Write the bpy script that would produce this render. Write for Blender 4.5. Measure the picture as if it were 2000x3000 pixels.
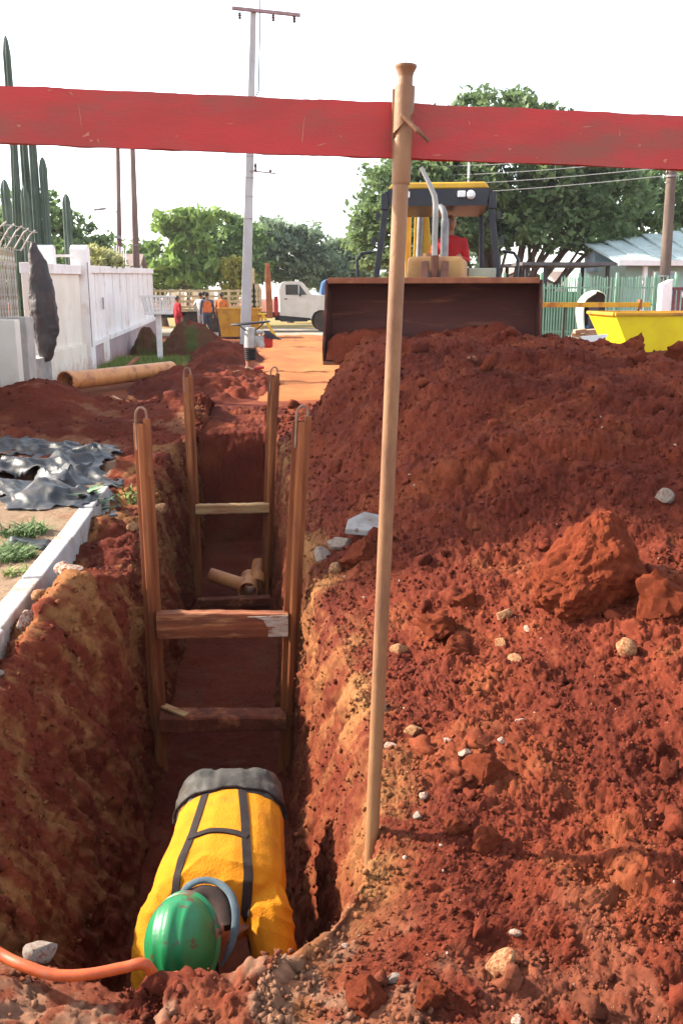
import bpy, bmesh, math, random
import numpy as np
from mathutils import Vector, Matrix, Euler
from mathutils.bvhtree import BVHTree

random.seed(7); RNG = np.random.default_rng(7)
for o in list(bpy.data.objects): bpy.data.objects.remove(o, do_unlink=True)
SC = bpy.context.scene
COL = SC.collection
R = math.radians

# ------------------------------------------------------------------ camera
cam_d = bpy.data.cameras.new('camera'); CAM = bpy.data.objects.new('camera', cam_d); COL.objects.link(CAM)
CAM.location = (0, 0, 1.6)
CAM.rotation_euler = (R(90 - 13.235), 0, -0.09347)
cam_d.sensor_fit = 'VERTICAL'; cam_d.angle = 2 * math.atan(1500 / 2700)
cam_d.clip_start = 0.05; cam_d.clip_end = 2000
SC.camera = CAM
# ------------------------------------------------------------------ sky, sun, exposure
SUN_AZ = R(-70)          # clockwise from +Y (down the street): the sun stands to the left
SUN_EL = R(33)
w = bpy.data.worlds.new('World'); SC.world = w; w.use_nodes = True
nt = w.node_tree; sky = nt.nodes.new('ShaderNodeTexSky'); sky.sky_type = 'NISHITA'; sky.sun_disc = False
sky.sun_elevation = SUN_EL; sky.sun_rotation = SUN_AZ
sky.air_density = 1.0; sky.dust_density = 1.0; sky.ozone_density = 1.0
bg = nt.nodes['Background']; bg.inputs['Strength'].default_value = 0.13
hs = nt.nodes.new('ShaderNodeHueSaturation'); hs.inputs['Saturation'].default_value = .45     # hazy, bleached sky
nt.links.new(sky.outputs['Color'], hs.inputs['Color']); nt.links.new(hs.outputs['Color'], bg.inputs['Color'])
sun_d = bpy.data.lights.new('sun', 'SUN'); sun_d.energy = 3.4; sun_d.angle = R(1.2); sun_d.color = (1.0, 0.90, 0.76)
SUN = bpy.data.objects.new('sun', sun_d); COL.objects.link(SUN); SUN.location = (-20, 10, 20)
sd = Vector((math.sin(SUN_AZ) * math.cos(SUN_EL), math.cos(SUN_AZ) * math.cos(SUN_EL), math.sin(SUN_EL)))
SUN.rotation_euler = sd.to_track_quat('Z', 'Y').to_euler()
vs = SC.view_settings; vs.view_transform = 'Standard'; vs.look = 'None'; vs.exposure = 2.1; vs.gamma = 1; vs.use_curve_mapping = False
SC.render.engine = 'CYCLES'

# ------------------------------------------------------------------ helpers
W = {}
def tag(o, label=None, cat=None, group=None, kind=None):
    if label: o['label'] = label
    if cat: o['category'] = cat
    if group: o['group'] = group
    if kind: o['kind'] = kind
    return o
def thing(name, label, cat, loc=(0, 0, 0), rz=0.0, group=None):
    o = bpy.data.objects.new(name, None); COL.objects.link(o); o.empty_display_size = .1
    o.location = loc; o.rotation_euler = (0, 0, rz)
    W[o.name] = Matrix.Translation(Vector(loc)) @ Matrix.Rotation(rz, 4, 'Z')
    return tag(o, label, cat, group)
def link(name, me, parent=None):
    o = bpy.data.objects.new(name, me); COL.objects.link(o)
    if parent is not None:
        o.parent = parent; W[o.name] = W.get(parent.name, Matrix())
    return o
def copy_tree(o, parent=None):
    c = o.copy(); COL.objects.link(c)
    if parent is not None: c.parent = parent
    W[c.name] = W.get(o.name, Matrix())
    for ch in list(o.children): copy_tree(ch, c)
    return c
class MB:
    """collects geometry for ONE mesh object"""
    def __init__(s): s.v = []; s.f = []
    def add(s, vs, fs):
        b = len(s.v); s.v += [tuple(p) for p in vs]; s.f += [tuple(i + b for i in f) for f in fs]; return s
    def box(s, c, d, rot=None):
        c = Vector(c); h = Vector(d) / 2; P = []
        for k in range(8):
            p = Vector(((1 if k & 1 else -1) * h.x, (1 if k & 2 else -1) * h.y, (1 if k & 4 else -1) * h.z))
            P.append(c + (rot @ p if rot else p))
        return s.add(P, [(0, 2, 3, 1), (4, 5, 7, 6), (0, 1, 5, 4), (2, 6, 7, 3), (0, 4, 6, 2), (1, 3, 7, 5)])
    def bb(s, x0, x1, y0, y1, z0, z1): return s.box(((x0 + x1) / 2, (y0 + y1) / 2, (z0 + z1) / 2), (abs(x1 - x0), abs(y1 - y0), abs(z1 - z0)))
    def bar(s, p, q, wd, ht, up=(0, 0, 1)):
        p = Vector(p); q = Vector(q); d = (q - p); L = d.length; d.normalize(); u = Vector(up)
        if abs(d.dot(u)) > .98: u = Vector((0, 1, 0))
        sx = d.cross(u).normalized(); uu = sx.cross(d)
        return s.box((p + q) / 2, (wd, L, ht), Matrix((sx, d, uu)).transposed())
    def tube(s, pts, r, n=10, cap=True, flat=1.0, up=None):
        pts = [Vector(p) for p in pts]; m = len(pts); rs = r if isinstance(r, (list, tuple)) else [r] * m
        P = []; F = []; prev = None
        for i, p in enumerate(pts):
            t = (pts[min(i + 1, m - 1)] - pts[max(i - 1, 0)]).normalized()
            if prev is None:
                a = Vector(up) if up else (Vector((0, 0, 1)) if abs(t.z) < .9 else Vector((0, 1, 0)))
                prev = (a - t * a.dot(t)).normalized()
            else: prev = (prev - t * prev.dot(t)).normalized()
            b = t.cross(prev)
            for k in range(n):
                a = 2 * math.pi * k / n
                P.append(p + (prev * math.cos(a) * flat + b * math.sin(a)) * rs[i])
        for i in range(m - 1):
            for k in range(n):
                k2 = (k + 1) % n; F.append((i * n + k, i * n + k2, (i + 1) * n + k2, (i + 1) * n + k))
        if cap: F.append(tuple(reversed(range(n)))); F.append(tuple((m - 1) * n + k for k in range(n)))
        return s.add(P, F)
    def loft(s, rings):
        n = len(rings[0]); P = [p for r in rings for p in r]; F = []
        for i in range(len(rings) - 1):
            for k in range(n):
                k2 = (k + 1) % n; F.append((i * n + k, i * n + k2, (i + 1) * n + k2, (i + 1) * n + k))
        F.append(tuple(reversed(range(n)))); F.append(tuple((len(rings) - 1) * n + k for k in range(n)))
        return s.add(P, F)
    def lathe(s, prof, o=(0, 0, 0), n=16, M=None):
        o = Vector(o); rings = []
        for r, z in prof:
            rings.append([o + ((M @ Vector((r * math.cos(2 * math.pi * k / n), r * math.sin(2 * math.pi * k / n), z))) if M else Vector((r * math.cos(2 * math.pi * k / n), r * math.sin(2 * math.pi * k / n), z))) for k in range(n)])
        return s.loft(rings)
    def prism(s, poly, ext):
        n = len(poly); a = [Vector(p) for p in poly]; e = Vector(ext); b = [p + e for p in a]
        return s.add(a + b, [tuple(reversed(range(n))), tuple(range(n, 2 * n))] + [(k, (k + 1) % n, (k + 1) % n + n, k + n) for k in range(n)])
    def ell(s, c, r, rot=None, n=14, m=9):
        c = Vector(c); rings = []
        for i in range(m):
            t = math.pi * (i + .02) / (m - .96) ; t = min(max(t, .05), math.pi - .05)
            ring = []
            for k in range(n):
                a = 2 * math.pi * k / n
                p = Vector((r[0] * math.sin(t) * math.cos(a), r[1] * math.sin(t) * math.sin(a), -r[2] * math.cos(t)))
                ring.append(c + (rot @ p if rot else p))
            rings.append(ring)
        return s.loft(rings)
    def mesh(s, name, inv=None):
        me = bpy.data.meshes.new(name); v = s.v
        if inv is not None: v = [tuple(inv @ Vector(p)) for p in v]
        me.from_pydata([tuple(p) for p in v], [], s.f); me.update()
        bm = bmesh.new(); bm.from_mesh(me); bmesh.ops.recalc_face_normals(bm, faces=bm.faces); bm.to_mesh(me); bm.free()
        return me
    def build(s, name, m, parent=None, local=False, smooth=False, bevel=0, seg=2):
        inv = None
        if parent is not None and not local: inv = W[parent.name].inverted()
        me = s.mesh(name, inv); me.materials.append(m)
        o = link(name, me, parent)
        if smooth: shade(me, smooth if isinstance(smooth, (int, float)) and smooth is not True else 40)
        if bevel:
            b = o.modifiers.new('bevel', 'BEVEL'); b.width = bevel; b.segments = seg; b.limit_method = 'ANGLE'; b.angle_limit = R(40)
        return o
def shade(me, ang=40):
    me.polygons.foreach_set('use_smooth', np.ones(len(me.polygons), bool))
    try: me.set_sharp_from_angle(angle=R(ang))
    except Exception: pass
def npmesh(name, V, F):
    """V (n,3) floats, F (m,k) ints"""
    me = bpy.data.meshes.new(name); V = np.ascontiguousarray(V, np.float32); F = np.ascontiguousarray(F, np.int32)
    k = F.shape[1]; me.vertices.add(len(V)); me.vertices.foreach_set('co', V.ravel())
    me.loops.add(F.size); me.loops.foreach_set('vertex_index', F.ravel())
    me.polygons.add(len(F)); me.polygons.foreach_set('loop_start', np.arange(0, F.size, k, dtype=np.int32))
    try: me.polygons.foreach_set('loop_total', np.full(len(F), k, np.int32))
    except Exception: pass
    me.update(calc_edges=True); me.validate(); return me
def set_col(me, C, name='soilcol'):
    a = me.attributes.new(name, 'FLOAT_COLOR', 'POINT'); c4 = np.ones((len(C), 4), np.float32); c4[:, :3] = C
    a.data.foreach_set('color', c4.ravel())

# ---- numpy noise
def _h(ix, iy, iz, seed):
    n = (ix.astype(np.int64) * 73856093) ^ (iy.astype(np.int64) * 19349663) ^ (iz.astype(np.int64) * 83492791) ^ (seed * 2654435761)
    n = (n ^ (n >> 13)) * 1274126177 & 0x7fffffff
    n = (n ^ (n >> 16)) * 668265263 & 0x7fffffff
    return ((n ^ (n >> 15)) & 0xffffff) / float(0xffffff)
def vn(P, f=1.0, seed=0):
    q = P * f; i = np.floor(q).astype(np.int64); t = q - i; t = t * t * (3 - 2 * t)
    x, y, z = i.T; u, v, ww = t.T; r = 0
    for a in (0, 1):
        for b in (0, 1):
            for c in (0, 1):
                r = r + (u if a else 1 - u) * (v if b else 1 - v) * (ww if c else 1 - ww) * _h(x + a, y + b, z + c, seed)
    return r * 2 - 1
def fbm(P, f=1.0, o=4, seed=0, g=.5):
    s = 0; a = 1; t = 0
    for k in range(o): s = s + a * vn(P, f * 2.03 ** k, seed + k * 17); t += a; a *= g
    return s / t
def clod(P, cell, seed, dens=.75):
    """rounded lumps: height 0..1, each cell one lump of its own size"""
    q = P / cell; i = np.floor(q).astype(np.int64); best = np.zeros(len(P))
    for a in (-1, 0, 1):
        for b in (-1, 0, 1):
            for c in (-1, 0, 1):
                j = i + np.array([a, b, c]); x, y, z = j.T
                o = np.stack([_h(x, y, z, seed + k) for k in (1, 2, 3)], 1)
                d2 = ((j + o - q) ** 2).sum(1); r = .35 + .6 * _h(x, y, z, seed + 4); on = _h(x, y, z, seed + 5) < dens
                best = np.maximum(best, np.where(on, np.sqrt(np.clip(1 - d2 / (r * r), 0, 1)) * r, 0))
    return best
def ss(a, b, x): t = np.clip((x - a) / (b - a), 0, 1); return t * t * (3 - 2 * t)

# ------------------------------------------------------------------ materials
MATS = {}
def mat(name, c1, c2=None, rough=.8, scale=6.0, bump=0.0, bscale=60.0, metal=0.0, spec=.3, lo=.35, hi=.65, dirt=None, dscale=3.0, dlo=.5, dhi=.7, stretch=(1, 1, 1), emit=None, trans=0.0, splash=None):
    if name in MATS: return MATS[name]
    m = bpy.data.materials.new(name); m.use_nodes = True; t = m.node_tree; N = t.nodes; L = t.links; b = N['Principled BSDF']
    b.inputs['Roughness'].default_value = rough; b.inputs['Metallic'].default_value = metal; b.inputs['Specular IOR Level'].default_value = spec
    tc = N.new('ShaderNodeTexCoord'); mp = N.new('ShaderNodeMapping'); mp.inputs['Scale'].default_value = stretch
    L.new(tc.outputs['Object'], mp.inputs['Vector'])
    def noise(sc, det=6):
        n = N.new('ShaderNodeTexNoise'); n.inputs['Scale'].default_value = sc; n.inputs['Detail'].default_value = det; n.inputs['Roughness'].default_value = .62
        L.new(mp.outputs['Vector'], n.inputs['Vector']); return n
    def ramp(n, lo, hi):
        r = N.new('ShaderNodeMapRange'); r.inputs['From Min'].default_value = lo; r.inputs['From Max'].default_value = hi; r.interpolation_type = 'SMOOTHSTEP'
        L.new(n.outputs['Fac'], r.inputs['Value']); return r
    def mix(f, a, bb):
        x = N.new('ShaderNodeMix'); x.data_type = 'RGBA'; L.new(f.outputs[0], x.inputs[0])
        for s_, v_ in ((6, a), (7, bb)):
            if isinstance(v_, tuple): x.inputs[s_].default_value = (*v_, 1)
            else: L.new(v_, x.inputs[s_])
        return x.outputs[2]
    col = None
    if c2 is None: c2 = tuple(x * .72 for x in c1)
    col = mix(ramp(noise(scale), lo, hi), c1, c2)
    if dirt: col = mix(ramp(noise(dscale, 9), dlo, dhi), col, dirt)
    if splash:                      # earth splashed up the foot of a wall, ragged edged
        sx = N.new('ShaderNodeSeparateXYZ'); L.new(tc.outputs['Object'], sx.inputs[0]); n = noise(5, 8); ma = N.new('ShaderNodeMath'); ma.operation = 'MULTIPLY_ADD'; L.new(n.outputs['Fac'], ma.inputs[0]); ma.inputs[1].default_value = -2.2 * splash[1]; L.new(sx.outputs['Z'], ma.inputs[2])
        r = N.new('ShaderNodeMapRange'); r.inputs['From Min'].default_value = -.35 * splash[1]; r.inputs['From Max'].default_value = -1.25 * splash[1]; r.inputs['To Max'].default_value = .75; L.new(ma.outputs[0], r.inputs['Value']); col = mix(r, col, splash[0])
    L.new(col, b.inputs['Base Color'])
    if bump:
        n = noise(bscale, 5); bp = N.new('ShaderNodeBump'); bp.inputs['Strength'].default_value = bump; bp.inputs['Distance'].default_value = .02
        L.new(n.outputs['Fac'], bp.inputs['Height']); L.new(bp.outputs['Normal'], b.inputs['Normal'])
    if emit: b.inputs['Emission Color'].default_value = (*emit[0], 1); b.inputs['Emission Strength'].default_value = emit[1]
    if trans: b.inputs['Transmission Weight'].default_value = trans
    MATS[name] = m; return m
def soil_mat(name='soil', bs=90.0, strength=.7, dist=.018):
    m = bpy.data.materials.new(name); m.use_nodes = True; t = m.node_tree; N = t.nodes; L = t.links; b = N['Principled BSDF']
    b.inputs['Roughness'].default_value = .95; b.inputs['Specular IOR Level'].default_value = .12
    at = N.new('ShaderNodeAttribute'); at.attribute_name = 'soilcol'
    tc = N.new('ShaderNodeTexCoord')
    def noise(sc, det):
        n = N.new('ShaderNodeTexNoise'); n.inputs['Scale'].default_value = sc; n.inputs['Detail'].default_value = det; n.inputs['Roughness'].default_value = .7
        L.new(tc.outputs['Object'], n.inputs['Vector']); return n
    n1 = noise(38, 6); r = N.new('ShaderNodeMapRange'); r.inputs['From Min'].default_value = .3; r.inputs['From Max'].default_value = .7; r.inputs['To Min'].default_value = .72; r.inputs['To Max'].default_value = 1.3
    L.new(n1.outputs['Fac'], r.inputs['Value'])
    x = N.new('ShaderNodeVectorMath'); x.operation = 'SCALE'; L.new(at.outputs['Color'], x.inputs[0]); L.new(r.outputs[0], x.inputs['Scale'])
    # scattered pale grit
    n3 = noise(130, 2); r3 = N.new('ShaderNodeMapRange'); r3.inputs['From Min'].default_value = .70; r3.inputs['From Max'].default_value = .76
    L.new(n3.outputs['Fac'], r3.inputs['Value'])
    mx = N.new('ShaderNodeMix'); mx.data_type = 'RGBA'; L.new(r3.outputs[0], mx.inputs[0]); L.new(x.outputs[0], mx.inputs[6]); mx.inputs[7].default_value = (.5, .3, .2, 1)
    L.new(mx.outputs[2], b.inputs['Base Color'])
    n2 = noise(bs * .55, 9); n2.inputs['Roughness'].default_value = .82; bp = N.new('ShaderNodeBump'); bp.inputs['Strength'].default_value = strength; bp.inputs['Distance'].default_value = dist
    L.new(n2.outputs['Fac'], bp.inputs['Height']); L.new(bp.outputs['Normal'], b.inputs['Normal'])
    return m
SOIL = soil_mat()
rust = mat('rusty_shoring_steel', (.27, .085, .024), (.17, .046, .015), .7, 5, .25, 90, dirt=(.33, .15, .055), dscale=9, dlo=.55, dhi=.75, stretch=(3, 3, .35))
# ================================================================== GROUND with the trench
RED = np.array([.152, .0300, .0135]); RED2 = np.array([.088, .0158, .0080]); ORG = np.array([.195, .0490, .0180])
TAN = np.array([.275, .122, .044]); PALE = np.array([.24, .13, .08]); SAND = np.array([.24, .16, .10]); YEL = np.array([.25, .125, .045])
def xl(y): return np.interp(y, [1.9, 1.98, 2.1, 2.3, 2.6, 3.3, 3.9, 4.4, 4.9, 5.4, 6.5, 8, 9.5, 10.3], [-.3, -.42, -.66, -.88, -1.0, -1.06, -1.06, -.96, -.80, -.76, -.86, -.86, -.82, -.78])
def xr(y): return np.interp(y, [1.9, 1.98, 2.1, 2.22, 2.32, 2.42, 2.57, 3.3, 4, 4.5, 5.8, 8, 10.3], [.02, .08, .18, .255, .305, .345, .372, .395, .375, .35, .32, .30, .28])
def fl(y): return np.interp(y, [2, 3, 5, 10], [-.5, -.60, -.66, -.64])
def fr(y): return np.interp(y, [2, 3, 5, 10], [.06, .11, .15, .12])
ZF = -1.28
def hcrest(y): return np.interp(y, [1, 2, 2.6, 3.2, 3.8, 4.6, 5.5, 6.5, 7.5, 8.6, 9.5, 10.2, 10.8, 11.4, 12.4], [.06, .09, .14, .30, .42, .56, .74, .90, 1.03, 1.12, 1.15, 1.05, .55, .22, .0])
def wcrest(y): return np.interp(y, [1, 3, 4, 5.5, 7, 9, 13], [1.9, 1.7, 1.7, 1.7, 1.45, 1.1, 1.0])
def zright(x, y):
    t = (x - xr(y)) / wcrest(y); s = np.where(t < 1, ss(-.12, 1, t), 1.0)
    far = np.clip((x - 3.15) / 1.0, 0, 1)                                    # the spoil heap runs on beside the loader
    h = hcrest(y) * s
    h2 = np.interp(y, [7, 9, 11, 12.5, 13.4], [.88, .92, .82, .45, 0]) * ss(3.1, 3.5, x) * (1 - ss(5.5, 7.2, x))
    h = h * (1 - .17 * ss(3.2, 4.2, x))
    return np.maximum(h * (1 - ss(5.6, 7.4, x)), h2) * (1 - ss(12.4, 13.6, y))
HEAPS = [(-3.0, 12.6, 1.0, .9, .42), (-2.2, 10.4, .9, .7, .10), (-.9, 12.4, 1.0, .8, .16), (.05, 12.9, .9, .7, .14), (-1.75, 9.0, .6, .5, .08), (-.35, 12.0, .6, .5, .10)]
def zleft(x, y):
    base = np.where(y < 7.6, .10 * (1 - ss(-1.27, -1.17, x)) - .03 * ss(-1.27, -1.17, x), .03)
    hump = .22 * np.exp(-((y - 4.55) / .55) ** 2) * np.exp(-((x + .93) / .16) ** 2)
    hump2 = .08 * np.exp(-((y - 3.3) / .5) ** 2) * np.exp(-((x + 1.02) / .12) ** 2)
    h = base + hump + hump2
    for cx, cy, sx, sy, a in HEAPS: h = h + a * np.exp(-((x - cx) / sx) ** 2 - ((y - cy) / sy) ** 2)
    return h * (1 - ss(13.2, 14, y)) * (1 - ss(-5.5, -6.6, x) )
ys = [-3.0, -2, -1.2, -.6, -.1, .3, .6, .85, 1.05]
y = 1.2
while y < 14.0:
    ys.append(y); d = min(max(.0034 * y, .0075), .05)
    if 10.65 < y < 11.1: d = .012
    if 1.9 < y < 2.05: d = .006
    y += d
ys += [14.05]
ys = np.array(ys); NR = len(ys)
nE, nL, nW, nF, nX, nE2 = 16, 110, 90, 44, 320, 30
rows = []; regs = []
for y in ys:
    l, r, a, b = xl(y), xr(y), fl(y), fr(y); D = float(ss(1.93, 2.03, y) * (1 - ss(10.7, 11.05, y)))
    a = max(a, l + .06); b = min(b, r - .05)
    eL = .38 * max(y, 1) + .25; eR = .46 * max(y, 1) + .55
    xo = np.linspace(-7.5, l - eL, nE, endpoint=False); xL = l - eL * np.linspace(1, 0, nL, endpoint=False) ** 1.25
    p = np.linspace(0, 1, nW, endpoint=False)
    xw = l + (a - l) * (p ** .85); xf = np.linspace(a, b, nF, endpoint=False)
    q = np.linspace(1, 0, nW, endpoint=False); xw2 = r + (b - r) * (q ** .9)
    xR = r + eR * np.linspace(0, 1, nX, endpoint=False) ** 1.15; xo2 = np.linspace(r + eR, 8.5, nE2)
    zl = float(zleft(np.array(l), np.array(y))); zr = float(zright(np.array(r), np.array(y)))
    x = np.concatenate([xo, xL, xw, xf, xw2, xR, xo2])
    zfl = ZF * np.ones(nF)
    z = np.concatenate([zleft(xo, y), zleft(xL, y), zl + (ZF - zl) * D * p ** 1.15, (ZF - 0) * D + np.zeros(nF), zr + (ZF - zr) * D * q ** 1.15, zright(xR, y), zright(xo2, y)])
    rows.append(np.stack([x, np.full_like(x, y), z], 1))
G = np.array(rows); NC = G.shape[1]
reg = np.concatenate([np.zeros(nE + nL), np.ones(nW), np.full(nF, 2), np.full(nW, 3), np.full(nX + nE2, 4)]).astype(int)
REG = np.tile(reg, NR)
wp = np.concatenate([np.zeros(nE + nL), np.linspace(0, 1, nW, endpoint=False), np.ones(nF), np.linspace(1, 0, nW, endpoint=False), np.zeros(nX + nE2)])
WP = np.tile(wp, NR)
def gnorm(G):
    du = np.gradient(G, axis=1); dv = np.gradient(G, axis=0); n = np.cross(du, dv); return n / (np.linalg.norm(n, axis=2, keepdims=True) + 1e-9)
P0 = G.reshape(-1, 3).copy(); X, Yy, Z = P0.T
# roughness by kind of ground
Dm = ss(1.93, 2.03, Yy) * (1 - ss(10.7, 11.05, Yy))
wall = ((REG == 1) | (REG == 3)) & (Dm > .3)
amp = np.ones(len(P0))
side = (X < -1.2) & (Yy < 7.6); amp[side] = .22
amp[wall] = .62; amp[(REG == 2) & (Dm > .3)] = .5
lipd = np.where(REG >= 3, np.abs(X - xr(Yy)), np.abs(X - xl(Yy)))
amp = np.where(REG == 4, .55 + .45 * ss(.05, .5, lipd), amp)
edge = ss(-7.4, -6.6, X) * (1 - ss(7.4, 8.4, X)) * (1 - ss(13.4, 14.0, Yy)) * ss(-2.6, -1.5, Yy); amp *= edge
N0 = gnorm(G).reshape(-1, 3)
big = fbm(P0, 1.1, 3, 5) * .10 + fbm(P0, 3.2, 3, 9) * .065 + np.abs(fbm(P0, 6.5, 2, 13)) * .045
big = big * np.where(wall | (REG == 2), .45, 1) * np.where(side, .25, 1) * edge
big = np.where(REG == 4, big * (.35 + .65 * ss(0, .6, lipd)), big)
nearlip = (1 - ss(2.05, 2.4, Yy)) * ss(1.5, 1.85, Yy) * (X > -1.2) * (1 - ss(.35, .8, X)); big = big * (1 - .8 * nearlip) - .022 * nearlip * (REG != 2)
amp = amp * (1 - .35 * nearlip)
calm = np.where((REG == 3) & (Yy < 3.6), .35, 1.0); big = big * calm
G1 = (P0 + N0 * big[:, None]).reshape(G.shape); N1 = gnorm(G1).reshape(-1, 3); P1 = G1.reshape(-1, 3)
Pw = P1 + np.stack([fbm(P1, 17, 3, 300 + k) for k in range(3)], 1) * .035
lump = clod(Pw, .19, 11, .16) * .07 + clod(Pw, .075, 21, .35) * .024 + clod(Pw, .030, 31, .5) * .010 + clod(Pw, .017, 41, .85) * .010
lump = lump * (.35 + .9 * ss(-.35, .35, fbm(P1, 1.7, 3, 77)))
fine = fbm(P1, 12, 3, 51, .6) * .026 + fbm(P1, 46, 3, 53, .7) * .011 - np.abs(fbm(P1, 24, 3, 55)) * .022
d1 = (lump + fine) * amp
# spade and bucket marks raked down the cut faces
Q = np.stack([X * 3 + Yy * 1.0, Yy * 9 + Z * 5.5, Z * 2.0 - Yy * .8], 1)
rake = (fbm(Q, 1.6, 4, 61) * .040 + fbm(Q, 6, 3, 63) * .018) * np.where(REG == 3, .6, 1) * (.5 + .5 * calm)
d1 = d1 + np.where(wall, rake * np.minimum(1, WP * 6) * (1 - .7 * ss(.9, 1, WP)), 0)
jit_ = RNG.normal(size=len(P1)) * np.clip(.0011 * Yy, .002, .006) * amp * np.where(wall, 1.3, 1); d1 = d1 + np.where(Yy > 1.15, jit_, 0)
P2 = P1 + N1 * d1[:, None]
# ---- colours of the soils themselves
n_a = fbm(P1, .9, 4, 101); n_b = fbm(P1, 3.3, 4, 103); n_c = fbm(P1, 11, 3, 105); n_f = fbm(P1, 34, 3, 109, .7); n_s = fbm(Q, 1.1, 5, 107, .6)
t = ss(-.45, .45, n_a * .6 + n_b * .5)[:, None]; C = RED * t + RED2 * (1 - t)
def over(C, m, c): m = np.clip(m, 0, 1)[:, None]; return C * (1 - m) + c * m
C = over(C, .55 * ss(.0, .5, n_b + .3 * n_c), ORG)
# tan weathered band along the right lip and the upper right face, and in streaks down it
band = np.where(REG == 3, 1 - ss(.0, .55, WP), np.where(REG == 4, 1 - ss(.0, .20, lipd), 0)) * (Yy < 10)
C = over(C, band * ss(-.30, .35, n_b * .7 + n_s * .5 + .4 * n_f), TAN * .95)
C = over(C, np.where((REG == 3) & wall, .5 * ss(-.15, .35, n_s + .35 * n_f), 0), np.array([.235, .09, .033]))
# left face: yellow clay in diagonal beds
C = over(C, np.where((REG == 1) & wall, .72 * ss(-.10, .30, n_s + .30 * n_c + .35 * n_f) * (1 - .35 * WP), 0), YEL)
C = over(C, np.where((REG <= 1) & (X > -1.16) & (WP < .45) & (Yy > 3.4) & (Yy < 9.5), .8 * ss(-.2, .3, n_b + .4 * n_c + .35 * n_f - .35 * WP), 0), TAN * .95)
# near shelf under the camera: pinkish crushed rock
C = over(C, .55 * (1 - ss(2.0, 2.25, Yy)) * (X < .9) * ss(-.3, .4, n_b + n_c), np.array([.17, .058, .032]))
C = over(C, .75 * (1 - ss(1.9, 2.2, Yy)) * (1 - ss(.1, .6, X)) * ss(.16, .36, n_c + .4 * n_b), PALE)
C = over(C, (REG == 4) * .6 * ss(.30, .5, n_c * .8 + n_b * .5) * (1 - ss(3.5, 6, Yy)), np.array([.20, .058, .024]))
# sandy footway inside the kerb, fading into red dirt
C = over(C, side * (1.0 - .35 * ss(.1, .5, n_b)) * 1.0, SAND)
C = over(C, ((X < -1.3) & (Yy >= 7.6) & (Yy < 9.2)) * .7 * ss(-.2, .2, n_b), SAND * .9)
C = over(C, (REG <= 1) * (Yy > 9) * .6 * ss(.2, .4, n_b), np.array([.2, .095, .048]))
C = over(C, ((REG == 2) & (Dm > .3)) * .5 * ss(.1, .4, n_c + n_b), np.array([.10, .038, .021]))
idx = np.arange(NR * NC).reshape(NR, NC)
F = np.stack([idx[:-1, :-1], idx[:-1, 1:], idx[1:, 1:], idx[1:, :-1]], -1).reshape(-1, 4)
me = npmesh('ground', P2, F); set_col(me, C); me.materials.append(SOIL)
ground = link('ground', me); tag(ground, kind='structure')
ground['label'] = 'red clay ground with the open trench and the spoil heap'
PN = gnorm(P2.reshape(G.shape)).reshape(-1, 3)
TOP = (REG == 0) | (REG == 4)
_tx = P2[TOP][:, :2]; _tz = P2[TOP][:, 2]
def tz(x, y):
    i = np.argpartition((_tx[:, 0] - x) ** 2 + (_tx[:, 1] - y) ** 2, 6)[:6]; return float(_tz[i].mean())
def near_col(x, y):
    i = np.argmin((P2[:, 0] - x) ** 2 + (P2[:, 1] - y) ** 2); return C[i]
# ---- surrounding land: a ring that meets the dug ground and reaches the horizon
def sheet(name, rects, z, m, col=None, div=None):
    b = MB()
    for x0, x1, y0, y1 in rects: b.add([(x0, y0, z), (x1, y0, z), (x1, y1, z), (x0, y1, z)], [(0, 1, 2, 3)])
    o = b.build(name, m); return tag(o, kind='structure')
earth = mat('packed_red_earth', (.20, .052, .02), (.13, .03, .013), .95, 1.2, .5, 25, spec=.1, dirt=(.24, .09, .04), dscale=.6)
sheet('land', [(-260, -7.3, -120, 420), (8.3, 260, -120, 420), (-7.3, 8.3, 13.85, 420), (-7.3, 8.3, -120, -2.9)], -.012, earth)
road_m = mat('orange_dirt_road', (.36, .135, .046), (.29, .098, .037), .95, .9, .35, 18, spec=.08, dirt=(.27, .08, .038), dscale=.35, stretch=(1, .35, 1))  # orange soil, the road's own colour
b = MB(); xs = np.linspace(-.1, 5.2, 40); yy = np.concatenate([np.linspace(14.2, 24, 60), np.linspace(24.4, 38, 40)])
gx, gy = np.meshgrid(xs, yy); PP = np.stack([gx.ravel(), gy.ravel(), np.zeros(gx.size)], 1)
rut = .03 * np.exp(-((PP[:, 0] - 1.0) / .18) ** 2) + .03 * np.exp(-((PP[:, 0] - 2.7) / .18) ** 2)
PP[:, 2] = .004 + (.022 + fbm(PP, 1.3, 4, 201) * .03 + clod(PP, .12, 203, .3) * .03 - rut * .6) * ss(14.2, 15, PP[:, 1])
ed = np.minimum(np.minimum(PP[:, 0] + .1, 5.2 - PP[:, 0]), (PP[:, 1] - 14.2) * .8) + fbm(PP, .9, 3, 207) * .35; PP[:, 2] -= .07 * (1 - ss(.10, .55, ed))
ii = np.arange(gx.size).reshape(gx.shape); FF = np.stack([ii[:-1, :-1], ii[:-1, 1:], ii[1:, 1:], ii[1:, :-1]], -1).reshape(-1, 4)
me = npmesh('road', PP, FF); me.materials.append(road_m); shade(me, 180); tag(link('road', me), kind='structure')
street = mat('worn_grey_street', (.34, .29, .23), (.27, .21, .155), .9, .5, .2, 30, spec=.1)
sheet('cross_street', [(-60, 70, 38.2, 47)], .006, street)
verge = mat('dry_verge', (.20, .20, .07), (.30, .17, .08), .95, .5, .3, 20, spec=.05)
sheet('verge', [(-60, 70, 47.4, 75)], .004, verge)
sheet('footway', [(-3.45, -1.6, 18.5, 34)], .003, mat('footway_soil', (.28, .13, .06), (.20, .09, .04), .95, 1.5, .5, 20, spec=.08))
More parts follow.
